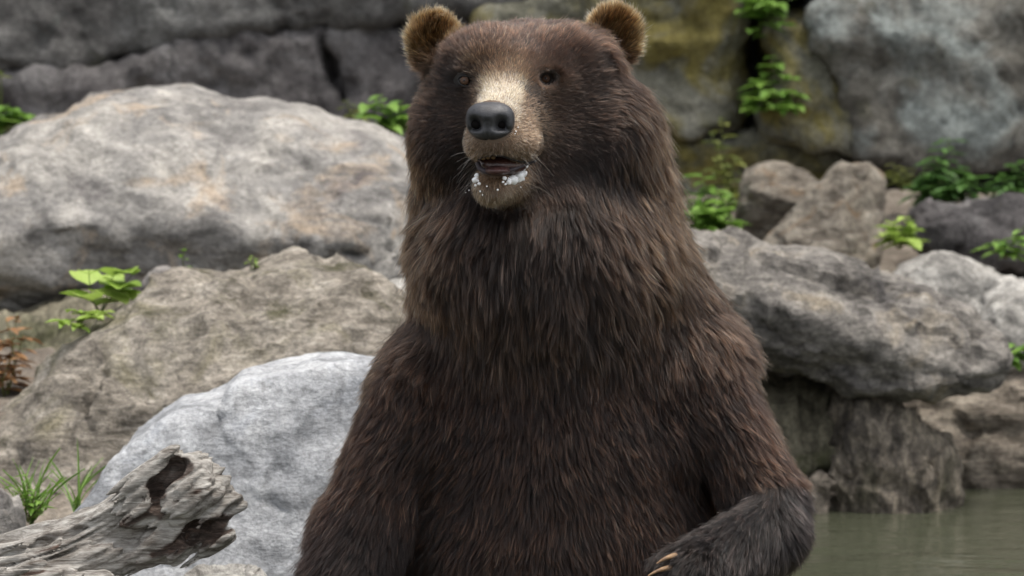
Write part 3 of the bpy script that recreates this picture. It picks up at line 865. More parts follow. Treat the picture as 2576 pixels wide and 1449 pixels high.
# (shape, blend radius in photo pixels)
PRIMS = [
    # trunk
    (ell((1405, 1380, 230), (440, 330, 560)), 0),
    (ell((1405, 1090, 190), (380, 270, 260)), 90),
    (cone((1333, 330, 150), (1392, 760, 190), 272, 334, sy=1.12), 110),
    (ell((1372, 650, 45), (304, 195, 205)), 60),
    (cone((1590, 640, 170), (1720, 900, 170), 108, 130), 70),
    (ell((1535, 460, 130), (112, 130, 180)), 80),
    # shoulders and arms
    (ell((1090, 1020, 160), (138, 190, 190)), 90),
    (ell((1735, 1015, 160), (145, 190, 200)), 90),
    (cone((1045, 1000, 90), (920, 1330, 60), 102, 108), 44),
    (cone((915, 1330, 60), (815, 1640, -70), 110, 96), 40),
    (cone((815, 1640, -70), (830, 1720, -190), 90, 76), 40),
    (cone((1785, 1000, 90), (1925, 1270, 30), 106, 92), 26),
    (cone((1928, 1270, 20), (1935, 1345, -40), 92, 86), 30),
    (cone((1935, 1335, -50), (1770, 1430, -250), 84, 76), 30),
    (ell((1735, 1440, -275), (86, 66, 62)), 26),
    # haunches and hind legs below the frame
    (cone((1090, 1790, 250), (900, 1800, -260), 210, 150), 80),
    (cone((1720, 1790, 250), (1930, 1800, -260), 210, 150), 80),
    (cone((900, 1800, -260), (880, 1960, -420), 130, 90), 60),
    (cone((1930, 1800, -260), (1950, 1960, -420), 130, 90), 60),
    # head
    (ell((1318, 210, 60), (222, 205, 128)), 55),
    (ell((1225, 150, 10), (110, 110, 78)), 40),
    (ell((1420, 150, 15), (115, 110, 80)), 40),
    (ell((1165, 325, 60), (108, 135, 130)), 60),
    (ell((1490, 325, 70), (130, 150, 140)), 60),
    (ell((1305, 330, 10), (150, 150, 150)), 50),
    # muzzle and jaw
    (cone((1292, 238, -60), (1250, 300, -250), 78, 56), 42),
    (cone((1285, 320, -60), (1249, 342, -278), 96, 62, sx=0.98), 32),
    (ell((1212, 360, -250), (42, 62, 42)), 28),
    (ell((1304, 362, -218), (58, 80, 44)), 34),
    (cone((1310, 440, 0), (1240, 462, -222), 80, 46), 30),
    (ell((1195, 185, -62), (42, 36, 26)), 26),
    (ell((1368, 180, -62), (44, 36, 26)), 26),
    # ears
    (ell((1095, 108, 78), (56, 28, 70)), 16),
    (ell((1543, 92, 92), (58, 28, 72)), 16),
    (cone((1125, 160, 70), (1100, 120, 78), 50, 40, sy=1.5), 20),
    (cone((1505, 150, 80), (1538, 105, 92), 54, 42, sy=1.5), 20),
]
CUTS = [
    (ell((1097, 100, 44), (38, 22, 48)), 14),
    (ell((1541, 84, 58), (40, 22, 50)), 14),
    (ell((1243, 408, -300), (42, 120, 17)), 6),
    (ell((1300, 414, -190), (58, 66, 7)), 6),
    (ell((1170, 204, -118), (27, 26, 19)), 10),
    (ell((1375, 199, -124), (27, 26, 19)), 10),
]


def bear_sdf(x, y, z):
    d = None
    for f, k_ in PRIMS:
        v_ = f(x, y, z)
        d = v_ if d is None else smin_(d, v_, max(k_, 1) * SB)
    for f, k_ in CUTS:
        d = -smin_(-d, f(x, y, z), k_ * SB)
    return d


c1 = B(1318, 2000, 0)
xs = axis([(-0.62, -0.22, 0.009), (-0.22, 0.27, 0.0045), (0.27, 0.70, 0.009)])
ys = axis([(-0.42, -0.24, 0.006), (-0.24, 0.12, 0.0045), (0.12, 0.46, 0.012)])
zs = axis([(0.0, 0.60, 0.011), (0.60, 0.83, 0.007), (0.83, 1.26, 0.0042)])
zs = np.concatenate([np.arange(-0.36, 0.0, 0.016), zs])
F = np.empty((len(xs), len(ys), len(zs)), np.float32)
for i0 in range(0, len(xs), 24):
    F[i0:i0 + 24] = bear_sdf(xs[i0:i0 + 24, None, None], ys[None, :, None], zs[None, None, :])
BV, BQ = surface_nets(F, xs, ys, zs)
for _ in range(2):                                         # relax the net a little
    s_ = np.zeros_like(BV); n_ = np.zeros(len(BV))
    for a in range(4):
        np.add.at(s_, BQ[:, a], BV[BQ[:, (a + 1) % 4]]); np.add.at(n_, BQ[:, a], 1)
    BV = BV * 0.5 + 0.5 * s_ / n_[:, None]
BN = vnormals(BV, BQ)

k = NT('bear_skin')
c = k.ramp(k.noise(k.mapping(), 30, 4), [(0.3, (0.006, 0.004, 0.0035)), (0.7, (0.012, 0.008, 0.006))])
k.l(k.mix(k.n('ShaderNodeAttribute', attribute_name='tone').outputs['Fac'], c, (0.09, 0.058, 0.036)), k.b.inputs['Base Color'])
k.b.inputs['Roughness'].default_value = 0.7
M_skin = k.m
bear = bpy.data.objects.new('brown_bear', None)
col.objects.link(bear)
bear.location = (0.06, 0.15, 0.0)
OFF = np.array(bear.location)
tag(bear, 'large brown bear sitting upright in the pool with white foam on its lips', 'bear')
me = np_mesh('body', BV - OFF, BQ)
_px, _py = proj(BV)
tone = sstep(-170, -230, BV[:, 1] / SB) * (np.hypot(_px - 1262, _py - 330) < 220)
tone = np.maximum(tone, sstep(52, 36, np.abs(_px - 1264)) * sstep(178, 200, _py) * sstep(310, 290, _py) * (BV[:, 1] < 0))
me.attributes.new('tone', 'FLOAT', 'POINT').data.foreach_set('value', tone.astype(np.float32))
body = link('body', me, M_skin, bear)


def surf(px, py, push=0.0):
    """point on the bear's skin seen at a photo pixel"""
    t0 = at(px, py, -0.6); dirn = t0 - CAM; dirn /= np.linalg.norm(dirn)
    p = t0.copy()
    for _ in range(80):
        d = float(bear_sdf(*p))
        p = p + dirn * d * 0.8
        if d < 1e-4:
            break
    return p + dirn * push


def grad(p, e=2e-3):
    p = np.asarray(p)
    g = np.array([float(bear_sdf(*(p + e * np.eye(3)[i])) - bear_sdf(*(p - e * np.eye(3)[i]))) for i in range(3)])
    return g / np.linalg.norm(g)


def sph(name, c, r, mat, parent, seg=24, deform=None, rot=None):
    u = np.linspace(0, math.pi, seg // 2 + 1); w = np.linspace(0, 2 * math.pi, seg, endpoint=False)
    U, W = np.meshgrid(u, w, indexing='ij')
    V = np.stack([np.sin(U) * np.cos(W), np.sin(U) * np.sin(W), np.cos(U)], -1).reshape(-1, 3)
    ii = np.arange(U.size).reshape(U.shape)
    jj = np.roll(ii, -1, 1)
    Q = np.stack([ii[:-1], ii[1:], jj[1:], jj[:-1]], -1).reshape(-1, 4)
    if deform is not None:
        V = deform(V)
    V = V * np.asarray(r)
    if rot is not None:
        V = V @ np.asarray(rot.to_3x3()).T
    base = OFF if parent is bear else np.asarray(parent.location) + OFF
    return link(name, np_mesh(name, V, Q), mat, parent, np.asarray(c) - base)


def plain(name, colr, rough=0.5, spec=0.5, coat=0.0, noise=None):
    k = NT(name)
    if noise:
        k.l(k.ramp(k.noise(k.mapping(), noise[0], 4, 0.6), [(0.35, colr), (0.65, noise[1])]), k.b.inputs['Base Color'])
        k.l(k.bump(k.noise(k.mapping(), noise[0] * 6, 2), 0.7, 0.0015), k.b.inputs['Normal'])
    else:
        k.b.inputs['Base Color'].default_value = (*colr, 1)
    k.b.inputs['Roughness'].default_value = rough
    k.b.inputs['Specular IOR Level'].default_value = spec
    k.b.inputs['Coat Weight'].default_value = coat
    k.b.inputs['Coat Roughness'].default_value = 0.08
    return k.m


M_nose = plain('nose_leather', (0.010, 0.010, 0.012), 0.40, 0.55, 0.0, (90, (0.03, 0.03, 0.034)))
M_hole = plain('nostril_inside', (0.004, 0.003, 0.003), 0.8, 0.1)
M_lid = plain('eyelid_skin', (0.007, 0.006, 0.006), 0.55, 0.3, 0.0)
M_eye = plain('eye_brown', (0.006, 0.004, 0.003), 0.06, 0.4, 0.0)
M_iris = plain('iris_brown', (0.07, 0.03, 0.011), 0.08, 0.4, 0.0, (300, (0.04, 0.017, 0.007)))
M_pupil = plain('pupil_black', (0.002, 0.002, 0.002), 0.05, 0.5, 0.0)
M_lip = plain('lip_skin', (0.022, 0.017, 0.02), 0.5, 0.3, 0.0, (60, (0.06, 0.048, 0.055)))
M_gum = plain('mouth_inside', (0.035, 0.012, 0.010), 0.35, 0.5, 0.3, (50, (0.075, 0.03, 0.022)))
M_tongue = plain('tongue_skin', (0.05, 0.022, 0.02), 0.4, 0.4, 0.1, (80, (0.08, 0.035, 0.032)))
M_tooth = plain('tooth_ivory', (0.20, 0.12, 0.05), 0.35, 0.5)
M_foam = plain('foam_white', (0.82, 0.82, 0.82), 0.35, 0.5, 0.3)
M_claw = plain('claw_horn', (0.10, 0.055, 0.027), 0.5, 0.4, 0.0, (60, (0.26, 0.16, 0.08)))

# eyes
EYES = []
for ex, ey, tw in ((1170, 203, -0.12), (1374, 198, -0.06)):
    p = surf(ex, ey)
    n = np.array([tw, -0.985, 0.05]); n /= np.linalg.norm(n)
    r = 18 * SB
    c = p + np.array([0, 1.0, 0]) * r * (0.40 if ex < 1250 else 0.55)
    EYES.append((ex, ey, c, r))
    e = sph('eye', c, r, M_eye, bear)
    q = Vector(n).to_track_quat('Z', 'Y')
    sph('iris', c + n * r * 0.52, (r * 0.72, r * 0.72, r * 0.495), M_iris, e, rot=q.to_matrix())
    sph('pupil', c + n * r * 0.62, (r * 0.36, r * 0.36, r * 0.425), M_pupil, e, rot=q.to_matrix())
    # eyelids: one almond shaped rim hugging the ball
    arc = []
    for t in np.linspace(0, 2 * math.pi, 29):
        zz_ = math.sin(t)
        a_ = np.array([0.97 * math.cos(t), 0.0, (0.70 if zz_ > 0 else 0.78) * zz_ + 0.10 * math.cos(t) * (1 if ex > 1250 else -1)])
        a_[1] = -math.sqrt(max(0.02, 1.10 - a_[0] ** 2 - a_[2] ** 2))
        arc.append(c + a_ * r - OFF)
    link('eyelid', np_mesh('eyelid', *tube(arc, r * 0.15, r * 0.15, 8)), M_lid, bear)

# nose
NC = B(1233, 306, -318)


def nose_shape(V):
    x, y, z = V[:, 0], V[:, 1], V[:, 2]
    o = V.copy()
    o[:, 0] = np.sign(x) * np.abs(x) ** 0.85 * (1.0 - 0.16 * np.clip(-z, 0, 1) ** 1.5 + 0.03 * z)
    o[:, 2] = np.sign(z) * np.abs(z) ** 0.82 + 0.05 * np.abs(x) * (z > 0)
    front = np.clip(-y, 0, 1)
    for s in (-1, 1):                                      # nostrils, opening to the side
        q = ((x - s * 0.47 - s * 0.10 * (z + 0.12)) / 0.33) ** 2 + ((z + 0.12) / 0.30) ** 2
        o[:, 1] += 0.85 * np.exp(-q * 1.6) * front
        q2 = ((x - s * 0.76) / 0.28) ** 2 + ((z + 0.34 + 0.25 * (np.abs(x) - 0.76)) / 0.12) ** 2
        o[:, 1] += 0.5 * np.exp(-q2 * 1.4) * front
    o[:, 1] += 0.22 * np.exp(-(x / 0.055) ** 2) * front * (z < 0.1)        # groove
    return o


nrot = Matrix.Rotation(math.radians(-9), 3, 'Z')
nose = sph('nose', NC, np.array([60, 46, 48]) * SB, M_nose, bear, seg=72, deform=nose_shape, rot=nrot)
for s in (-1, 1):
    sph('nostril', B(1233 + s * 29 - 2, 312, -327 - 2 * s), np.array([18, 12, 13]) * SB, M_hole, nose, seg=16)

# mouth
mouth = sph('mouth', B(1262, 414, -205), np.array([62, 62, 30]) * SB, M_gum, bear, seg=24)
sph('tongue', B(1252, 428, -245), np.array([34, 62, 13]) * SB, M_tongue, mouth, seg=24)
lipL = [(1201, 410, -246), (1206, 423, -256), (1218, 430, -266), (1236, 434, -271), (1256, 433, -272), (1278, 430, -266), (1300, 423, -250), (1322, 414, -226), (1340, 405, -190)]
link('lower_lip', np_mesh('lower_lip', *tube([B(*q) - OFF for q in lipL], 7.0 * SB, 4.5 * SB, 8)), M_lip, bear)
lipU = [(1202, 402, -288), (1216, 394, -303), (1240, 390, -314), (1262, 393, -310), (1284, 400, -296), (1312, 407, -268), (1335, 409, -232), (1350, 404, -196)]
link('upper_lip', np_mesh('upper_lip', *tube([B(*q) - OFF for q in lipU], 2.4 * SB, 1.6 * SB, 8)), M_lid, bear)
for tx, ty, td, h in ((1216, 398, -258, 5), (1228, 396, -262, 5), (1241, 396, -265, 5)):
    sph('tooth', B(tx, ty, td), np.array([6, 5, h]) * SB, M_tooth, mouth, seg=12)


# foam and drops on the lower lip
def lumpy(seed):
    def f(V):
        return V * (1 + 0.22 * fbm(V * 2.2 + seed, seed, 3))[:, None]
    return f


spots_ = [(1303, 444, 17), (1290, 452, 14), (1316, 436, 10), (1310, 428, 6), (1280, 458, 7), (1197, 452, 9), (1200, 441, 6)]
for q in range(26):
    if q < 18:
        t = rng.random(); spots_.append((1268 + 56 * t + rng.normal(0, 3), 462 - 34 * t + rng.normal(0, 5), rng.uniform(2.5, 6)))
    else:
        spots_.append((1199 + rng.normal(0, 5), 455 + rng.normal(0, 10), rng.uniform(2, 4.5)))
for i, (fx, fy, r) in enumerate(spots_):
    p = surf(fx, fy)
    sph('foam', p - np.array([0, 9 * SB, 0]), np.array([r, r * 0.7, r * 0.85]) * SB, M_foam, bear, seg=20, deform=lumpy(i + 3))
for fx, fy, r in [(1208, 481, 2.6), (1252, 477, 2.8), (1190, 474, 2.0), (1180, 478, 1.8), (1268, 500, 3.2), (1274, 495, 2.6), (1214, 490, 2), (1172, 484, 1.5), (1225, 468, 2), (1310, 470, 2), (1298, 330, 1.8), (1303, 320, 1.6), (1296, 336, 1.5)]:
    p = surf(fx, fy)
    sph('foam_drop', p - np.array([0, 13 * SB, 0]), np.array([r, r, r]) * SB, M_foam, bear, seg=8)

# claws on the raised forepaw
for (ax, ay, ad), (bx_, by_, bd) in [((1700, 1398, -320), (1652, 1418, -350)), ((1688, 1428, -330), (1630, 1449, -365)), ((1690, 1462, -330), (1628, 1486, -365)), ((1705, 1494, -320), (1650, 1524, -350))]:
    a = B(ax, ay, ad); b = B(bx_, by_, bd)
    mid = (a + b) / 2 + np.array([0, -6 * SB, 9 * SB])
    cur = [(1 - t) ** 2 * a + 2 * t * (1 - t) * mid + t * t * b - OFF for t in np.linspace(0, 1, 9)]
    link('claw', np_mesh('claw', *tube(cur, 8 * SB, 2.0 * SB, 10)), M_claw, bear)
# ------------------------------------------------------------------ fur
FUR = 1.0                                                  # density factor
TRI = np.concatenate([BQ[:, [0, 1, 2]], BQ[:, [0, 2, 3]]])
TA, TB, TC_ = BV[TRI[:, 0]], BV[TRI[:, 1]], BV[TRI[:, 2]]
AREA = 0.5 * np.linalg.norm(np.cross(TB - TA, TC_ - TA), axis=1)
nose_tip = B(1237, 308, -340)
EARL, EARR = B(1095, 105, 60), B(1543, 90, 74)


def regions(P, N):
    """soft masks of the coat at skin points"""
    px, py = proj(P)
    d = P[:, 1] / SB
    g = {}
    g['px'], g['py'], g['d'] = px, py, d
    el = np.sqrt(((px - 1093) / 64) ** 2 + ((py - 100) / 80) ** 2)
    er = np.sqrt(((px - 1544) / 68) ** 2 + ((py - 84) / 84) ** 2)
    front = (d > 25) & (d < 150)
    g['earl'] = sstep(1.08, 0.92, el) * front
    g['earr'] = sstep(1.08, 0.92, er) * front
    g['ear'] = np.maximum(g['earl'], g['earr'])
    fr = np.sqrt(((px - 1305) / 1.0) ** 2 + ((py - 270) / 0.95) ** 2)
    g['fr'] = fr
    g['muzzle'] = sstep(-70, -135, d) * sstep(300, 250, fr) * sstep(545, 495, py)
    low = sstep(400, 520, py)
    cheek = sstep(215, 300, fr + 0.25 * np.maximum(py - 300, 0))
    g['head'] = (1 - low) * (1 - sstep(200, 300, fr)) * (d < 220)
    g['ruff'] = np.clip(np.maximum(cheek * sstep(150, 300, py), low) * sstep(1010, 790, py) * (1 - g['ear']) * (1 - g['muzzle']), 0, 1)
    g['torso'] = sstep(840, 940, py)
    # raised forearm on the photo's right, hanging arm on its left
    la = B(1928, 1270, 20), B(1935, 1340, -45), B(1745, 1440, -270)
    dist1, t1 = seg_dist(P, la[0], la[1], 0, 0); dist2, t2 = seg_dist(P, la[1], la[2], 0, 0)
    g['forearm'] = sstep(150, 92, np.minimum(dist1, dist2) / SB) * (py > 1200)
    g['fa_t'] = np.where(dist1 < dist2, 0.25 * t1, 0.25 + 0.75 * t2)
    ra = B(1035, 985, 90), B(905, 1330, 60), B(850, 1640, -70)
    dist1, _ = seg_dist(P, ra[0], ra[1], 0, 0); dist2, _ = seg_dist(P, ra[1], ra[2], 0, 0)
    g['arm'] = sstep(150, 112, np.minimum(dist1, dist2) / SB) * (py > 1000)
    # bare skin: eye rims, nose pad, mouth
    bare = np.zeros(len(P), bool)
    for ex, ey, c_, r_ in EYES:
        q = ((px - ex) / 23) ** 2 + ((py - ey) / 18) ** 2
        bare |= (q < 1) & (d < 60)
    q = ((px - 1233) / 59) ** 2 + ((py - 305) / 49) ** 2
    bare |= (q < 1) & (d < -225)
    q = ((px - 1247) / 50) ** 2 + ((py - 412) / 27) ** 2
    bare |= (q < 1) & (d < -100)
    g['bare'] = bare
    return g


def lerp(a, b, t):
    t = np.asarray(t)
    if np.ndim(a) and np.ndim(t) == 1 and np.asarray(a).ndim >= 1 and np.asarray(a).shape[-1] == 3:
        t = t[:, None]
    return np.asarray(a) * (1 - t) + np.asarray(b) * t


def col3(c, n):
    return np.broadcast_to(np.array(c, float), (n, 3)).copy()


cen = (TA + TB + TC_) / 3
cn = np.cross(TB - TA, TC_ - TA); cn /= np.linalg.norm(cn, axis=1, keepdims=True) + 1e-12
G = regions(cen, cn)
dens = np.full(len(cen), 3.4e5)
dens = lerp(dens, 4.4e5, G['ruff'])
dens = np.where(G['py'] < 560, np.maximum(dens, lerp(dens, 1.0e6, np.clip(G['head'], 0, 1))), dens)
dens = lerp(dens, 2.6e6, G['muzzle'])
dens = lerp(dens, 1.3e6, G['ear'])
dens = lerp(dens, 5.0e5, G['forearm'])
dens *= np.where(cn[:, 1] > 0.25, 0.35, 1.0)               # thinner coat on the far side
dens = np.where((cen[:, 2] < 0.10), 0.10 * dens, dens)
dens = np.where(cen[:, 2] < -0.02, 0, dens)
dens = np.where(G['bare'], 0, dens)
NH = int((AREA * dens).sum() * FUR)
cum = np.cumsum(AREA * dens); cum /= cum[-1]
ti = np.searchsorted(cum, rng.random(NH))
r1, r2 = np.sqrt(rng.random(NH)), rng.random(NH)
w0, w1, w2 = 1 - r1, r1 * (1 - r2), r1 * r2
HP = TA[ti] * w0[:, None] + TB[ti] * w1[:, None] + TC_[ti] * w2[:, None]
HN = BN[TRI[ti, 0]] * w0[:, None] + BN[TRI[ti, 1]] * w1[:, None] + BN[TRI[ti, 2]] * w2[:, None]
HN /= np.linalg.norm(HN, axis=1, keepdims=True)
g = regions(HP, HN)
keep = ~g['bare']
HP, HN = HP[keep], HN[keep]
g = {k_: v_[keep] for k_, v_ in g.items()}
NH = len(HP)
px, py, dd = g['px'], g['py'], g['d']
print('hairs', NH)


def unit(v_):
    return v_ / (np.linalg.norm(v_, axis=1, keepdims=True) + 1e-9)


# --- direction of growth
down = np.tile([0.0, 0.0, -1.0], (NH, 1))
away = unit(HP - nose_tip)
mid_x = np.interp(py, [300, 900, 1450], [1320, 1345, 1370])
fan = np.stack([np.clip((px - mid_x) / 420, -1.2, 1.2), np.zeros(NH), np.zeros(NH)], -1)
flow = down + fan * lerp(0.35, 0.75, sstep(880, 1150, py))[:, None]
# the throat: hair hangs, sides sweep down and out
side = np.stack([np.sign(px - 1350) * sstep(180, 340, np.abs(px - 1350)), np.zeros(NH) + 0.25, np.zeros(NH)], -1)
flow = flow + side * (0.45 * sstep(950, 500, py))[:, None]
face_dir = unit(away + np.array([0, 0.15, 0.0]) + down * (0.25 * sstep(230, 430, py))[:, None])
flow = lerp(flow, face_dir, np.clip(np.maximum(g['head'], g['muzzle']), 0, 1))
# raised forearm: combed from the elbow crest towards the paw and down
fa_dir = B(1745, 1440, -270) - B(1935, 1330, -45); fa_dir /= np.linalg.norm(fa_dir)
crest = np.stack([(px - 1965) / 60, np.zeros(NH), np.zeros(NH)], -1)
f_fore = unit(fa_dir * np.clip((1985 - px) / 120, -0.25, 1.0)[:, None] + np.array([0, 0, -0.85]) + np.clip(crest, -0.3, 0.5) * 0.4)
flow = lerp(flow, f_fore, g['forearm'])
arm_dir = unit(np.stack([np.full(NH, -0.35), np.full(NH, -0.1), np.full(NH, -1.0)], -1))
flow = lerp(flow, arm_dir, 0.6 * g['arm'])
# ears: outwards from the ear's foot
for nm, e_c, foot in (('earl', EARL, B(1135, 185, 70)), ('earr', EARR, B(1495, 172, 80))):
    flow = lerp(flow, unit(HP - foot + np.array([0, 0.01, 0])), g[nm])
# swirl
sw = np.stack([fbm(HP * 13, 61, 2), fbm(HP * 13, 62, 2), fbm(HP * 13, 63, 2)], -1)
sw2 = np.stack([noise3(HP * 55, 64), noise3(HP * 55, 65), noise3(HP * 55, 66)], -1)
amt = lerp(np.full(NH, 0.24), 0.14, np.clip(g['head'] + g['muzzle'], 0, 1))
amt = lerp(amt, 0.5, g['ear'])
flow = unit(flow) + sw * amt[:, None] + sw2 * (amt * 0.8)[:, None]
flow = flow + 0.10 * rng.normal(size=(NH, 3))
T_ = unit(flow - HN * (flow * HN).sum(1, keepdims=True))

# --- length (m), lift, radius
L = np.full(NH, 0.046)
L = lerp(L, 0.066, g['ruff'])
L = lerp(L, 0.078, g['ruff'] * sstep(560, 760, py) * sstep(420, 250, np.abs(px - 1380)))
L = lerp(L, lerp(0.016, 0.034, sstep(90, 250, g['fr'])), g['head'])
L = lerp(L, lerp(0.0075, 0.011, sstep(-230, -100, dd)), g['muzzle'])
L = lerp(L, 0.027, g['ear'])
L = lerp(L, 0.040, g['forearm'])
chin = sstep(445, 475, py) * g['muzzle']
L = lerp(L, 0.017, chin)
L *= rng.uniform(0.6, 1.2, NH) * (1 + 0.22 * fbm(HP * 22, 70, 2))
a0 = np.full(NH, 0.62); a1 = np.full(NH, 0.16)
a0 = lerp(a0, 0.80, g['ruff']); a1 = lerp(a1, 0.10, g['ruff'])
a0 = lerp(a0, 0.36, g['head']); a1 = lerp(a1, 0.10, g['head'])
a0 = lerp(a0, 0.40, g['muzzle']); a1 = lerp(a1, 0.2, g['muzzle'])
a0 = lerp(a0, 0.95, g['ear']); a1 = lerp(a1, 0.5, g['ear'])
a0 = lerp(a0, 0.42, g['forearm']); a1 = lerp(a1, 0.05, g['forearm'])
hm_ = lerp(np.ones(NH), 0.6, g['head'])
a0 = a0 + rng.normal(0, 0.14, NH) * hm_; a1 = a1 + rng.normal(0, 0.16, NH) * hm_
RAD = np.full(NH, 0.00026)
RAD = lerp(RAD, 0.00019, g['head']); RAD = lerp(RAD, 0.00019, g['muzzle']); RAD = lerp(RAD, 0.00022, g['ear'])

# --- strands
K = 7
TT = np.linspace(0, 1, K)
PTS = np.empty((NH, K, 3), np.float32)
PTS[:, 0] = HP - HN * 0.0015
bend = np.stack([noise3(HP * 40 + 9, 71), noise3(HP * 40 + 3, 72), noise3(HP * 40 + 5, 73)], -1) * 0.30
curl = rng.normal(0, 0.13, (NH, 3))
for j in range(1, K):
    tm = (TT[j] + TT[j - 1]) / 2
    a = a0 * (1 - tm) + a1 * tm
    dv = T_ * np.cos(a)[:, None] + HN * np.sin(a)[:, None] + (bend + curl) * tm ** 1.3
    dv[:, 2] -= 0.22 * tm * np.clip(L / 0.05, 0, 1.3)
    PTS[:, j] = PTS[:, j - 1] + (unit(dv) * (L / (K - 1))[:, None])

# --- clumps: strands lean towards the tip of a leading strand
ng_w = lerp(np.full(NH, 1 / 10.0), 1 / 20.0, g['ruff'])
ng_w = lerp(ng_w, 1 / 12.0, np.clip(g['head'] + g['muzzle'] + g['ear'], 0, 1))
lead = np.nonzero(rng.random(NH) < ng_w)[0]
kd = KDTree(len(lead))
for i, h in enumerate(lead):
    kd.insert(HP[h], i)
kd.balance()
near = np.fromiter((kd.find(p)[1] for p in HP.tolist()), np.int64, NH)
gl = lead[near]
ctip = lerp(np.full(NH, 0.74), 0.84, g['ruff'])
ctip = lerp(ctip, 0.55, np.clip(g['head'] + g['muzzle'], 0, 1))
ctip = lerp(ctip, 0.7, g['ear'])
ctip = np.clip(ctip * rng.uniform(0.7, 1.15, NH), 0, 0.97)
ctip[rng.random(NH) < 0.10] *= 0.2                          # loose hairs
for j in range(1, K):
    cf = (ctip * TT[j] ** 0.9)[:, None]
    PTS[:, j] += cf * (PTS[gl, j] - PTS[:, j])

# --- colour of the coat, root and tip
n = NH
root = col3((0.020, 0.0095, 0.006), n); tip = col3((0.13, 0.054, 0.028), n)
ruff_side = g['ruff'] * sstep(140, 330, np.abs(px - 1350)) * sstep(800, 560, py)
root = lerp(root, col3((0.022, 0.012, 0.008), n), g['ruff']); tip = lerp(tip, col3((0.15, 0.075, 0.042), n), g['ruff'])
tip = lerp(tip, col3((0.36, 0.19, 0.09), n), ruff_side * 0.85)  # paler side fur, brightened further with orange backlight painted into the tips
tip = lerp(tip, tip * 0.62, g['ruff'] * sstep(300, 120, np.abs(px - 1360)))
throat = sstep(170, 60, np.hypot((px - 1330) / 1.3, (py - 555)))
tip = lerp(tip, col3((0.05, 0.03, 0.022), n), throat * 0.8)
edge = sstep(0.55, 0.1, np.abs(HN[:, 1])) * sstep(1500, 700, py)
tip = lerp(tip, col3((0.22, 0.125, 0.065), n), np.clip(edge, 0, 1) * 0.9 * g['torso'])  # side-facing tips lightened: warm rim light painted into the fur colour
# head
hd = np.clip(g['head'], 0, 1)
root = lerp(root, col3((0.022, 0.012, 0.009), n), hd)
htip = col3((0.085, 0.045, 0.031), n)
htip = lerp(htip, col3((0.19, 0.088, 0.048), n), sstep(190, 90, py))                  # forehead
htip = lerp(htip, col3((0.21, 0.11, 0.06), n), sstep(150, 260, np.abs(px - 1310)) * sstep(420, 200, py) * 0.7)
htip = lerp(htip, col3((0.05, 0.027, 0.02), n), sstep(300, 380, py) * sstep(40, 110, np.abs(px - 1262)))
for bx0, by0 in ((1195, 165), (1355, 165)):
    htip = lerp(htip, col3((0.30, 0.19, 0.10), n), 0.8 * sstep(34, 12, np.hypot(px - bx0, (py - by0) * 1.1)))
for ex, ey, c_, r_ in EYES:
    dk = sstep(54, 26, np.hypot(px - ex, (py - ey - 4) * 1.2))
    htip = lerp(htip, col3((0.022, 0.014, 0.012), n), dk * 0.85)
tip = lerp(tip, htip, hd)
# muzzle
mz = np.clip(np.maximum(g['muzzle'], sstep(62, 30, np.abs(px - (1262 + (260 - py) * 0.12))) * sstep(175, 215, py) * sstep(330, 300, py) * hd), 0, 1)
mtip = col3((0.22, 0.13, 0.07), n); mroot = col3((0.12, 0.07, 0.04), n)
bridge = sstep(66, 34, np.abs(px - (1258 + (260 - py) * 0.15))) * sstep(178, 225, py) * sstep(320, 275, py)
mtip = lerp(mtip, col3((0.72, 0.58, 0.37), n), bridge); mroot = lerp(mroot, col3((0.34, 0.25, 0.145), n), bridge)
lipz = sstep(340, 372, py) * sstep(410, 395, py) * sstep(62, 20, np.abs(px - 1240))
mtip = lerp(mtip, col3((0.10, 0.07, 0.05), n), lipz * 0.9)
mtip = lerp(mtip, col3((0.40, 0.31, 0.20), n), chin * 0.6)
mtip = lerp(mtip, col3((0.055, 0.032, 0.024), n), np.maximum(sstep(-190, -105, dd), sstep(310, 250, py)) * (1 - bridge) * sstep(40, 90, np.abs(px - 1258)))
tip = lerp(tip, mtip, mz); root = lerp(root, mroot, mz * lerp(1.0, 0.25, sstep(-190, -105, dd) * (1 - bridge)))
# ears: golden rim, darker cup
for nm, cx, cy in (('earl', 1093, 98), ('earr', 1543, 84)):
    rim = sstep(0.55, 1.0, np.sqrt(((px - cx) / 58) ** 2 + ((py - cy) / 72) ** 2))
    et = lerp(col3((0.30, 0.165, 0.068), n), col3((0.52, 0.33, 0.15), n), rim)
    et = lerp(et, col3((0.10, 0.055, 0.03), n), sstep(cy + 25, cy + 65, py))
    tip = lerp(tip, et, g[nm]); root = lerp(root, col3((0.05, 0.027, 0.014), n), g[nm])
# raised forearm: near-black roots, brown tips
root = lerp(root, col3((0.007, 0.006, 0.006), n), g['forearm']); tip = lerp(tip, col3((0.075, 0.050, 0.042), n), g['forearm'])
tip = lerp(tip, col3((0.05, 0.033, 0.028), n), g['arm'] * sstep(1200, 1350, py) * 0.8)
dark_k = lerp(np.full(n, 0.22), 0.24, g['ruff'])
dark_k = lerp(dark_k, lerp(0.20, 0.40, sstep(220, 100, py)), hd)
dark_k = lerp(dark_k, lerp(0.40, 0.52, bridge), mz)
dark_k = lerp(dark_k, 0.56, g['ear'])
tip *= dark_k[:, None]; root *= lerp(np.full(n, 0.30), 0.8, np.maximum(mz, 0.4 * g['ear']))[:, None]
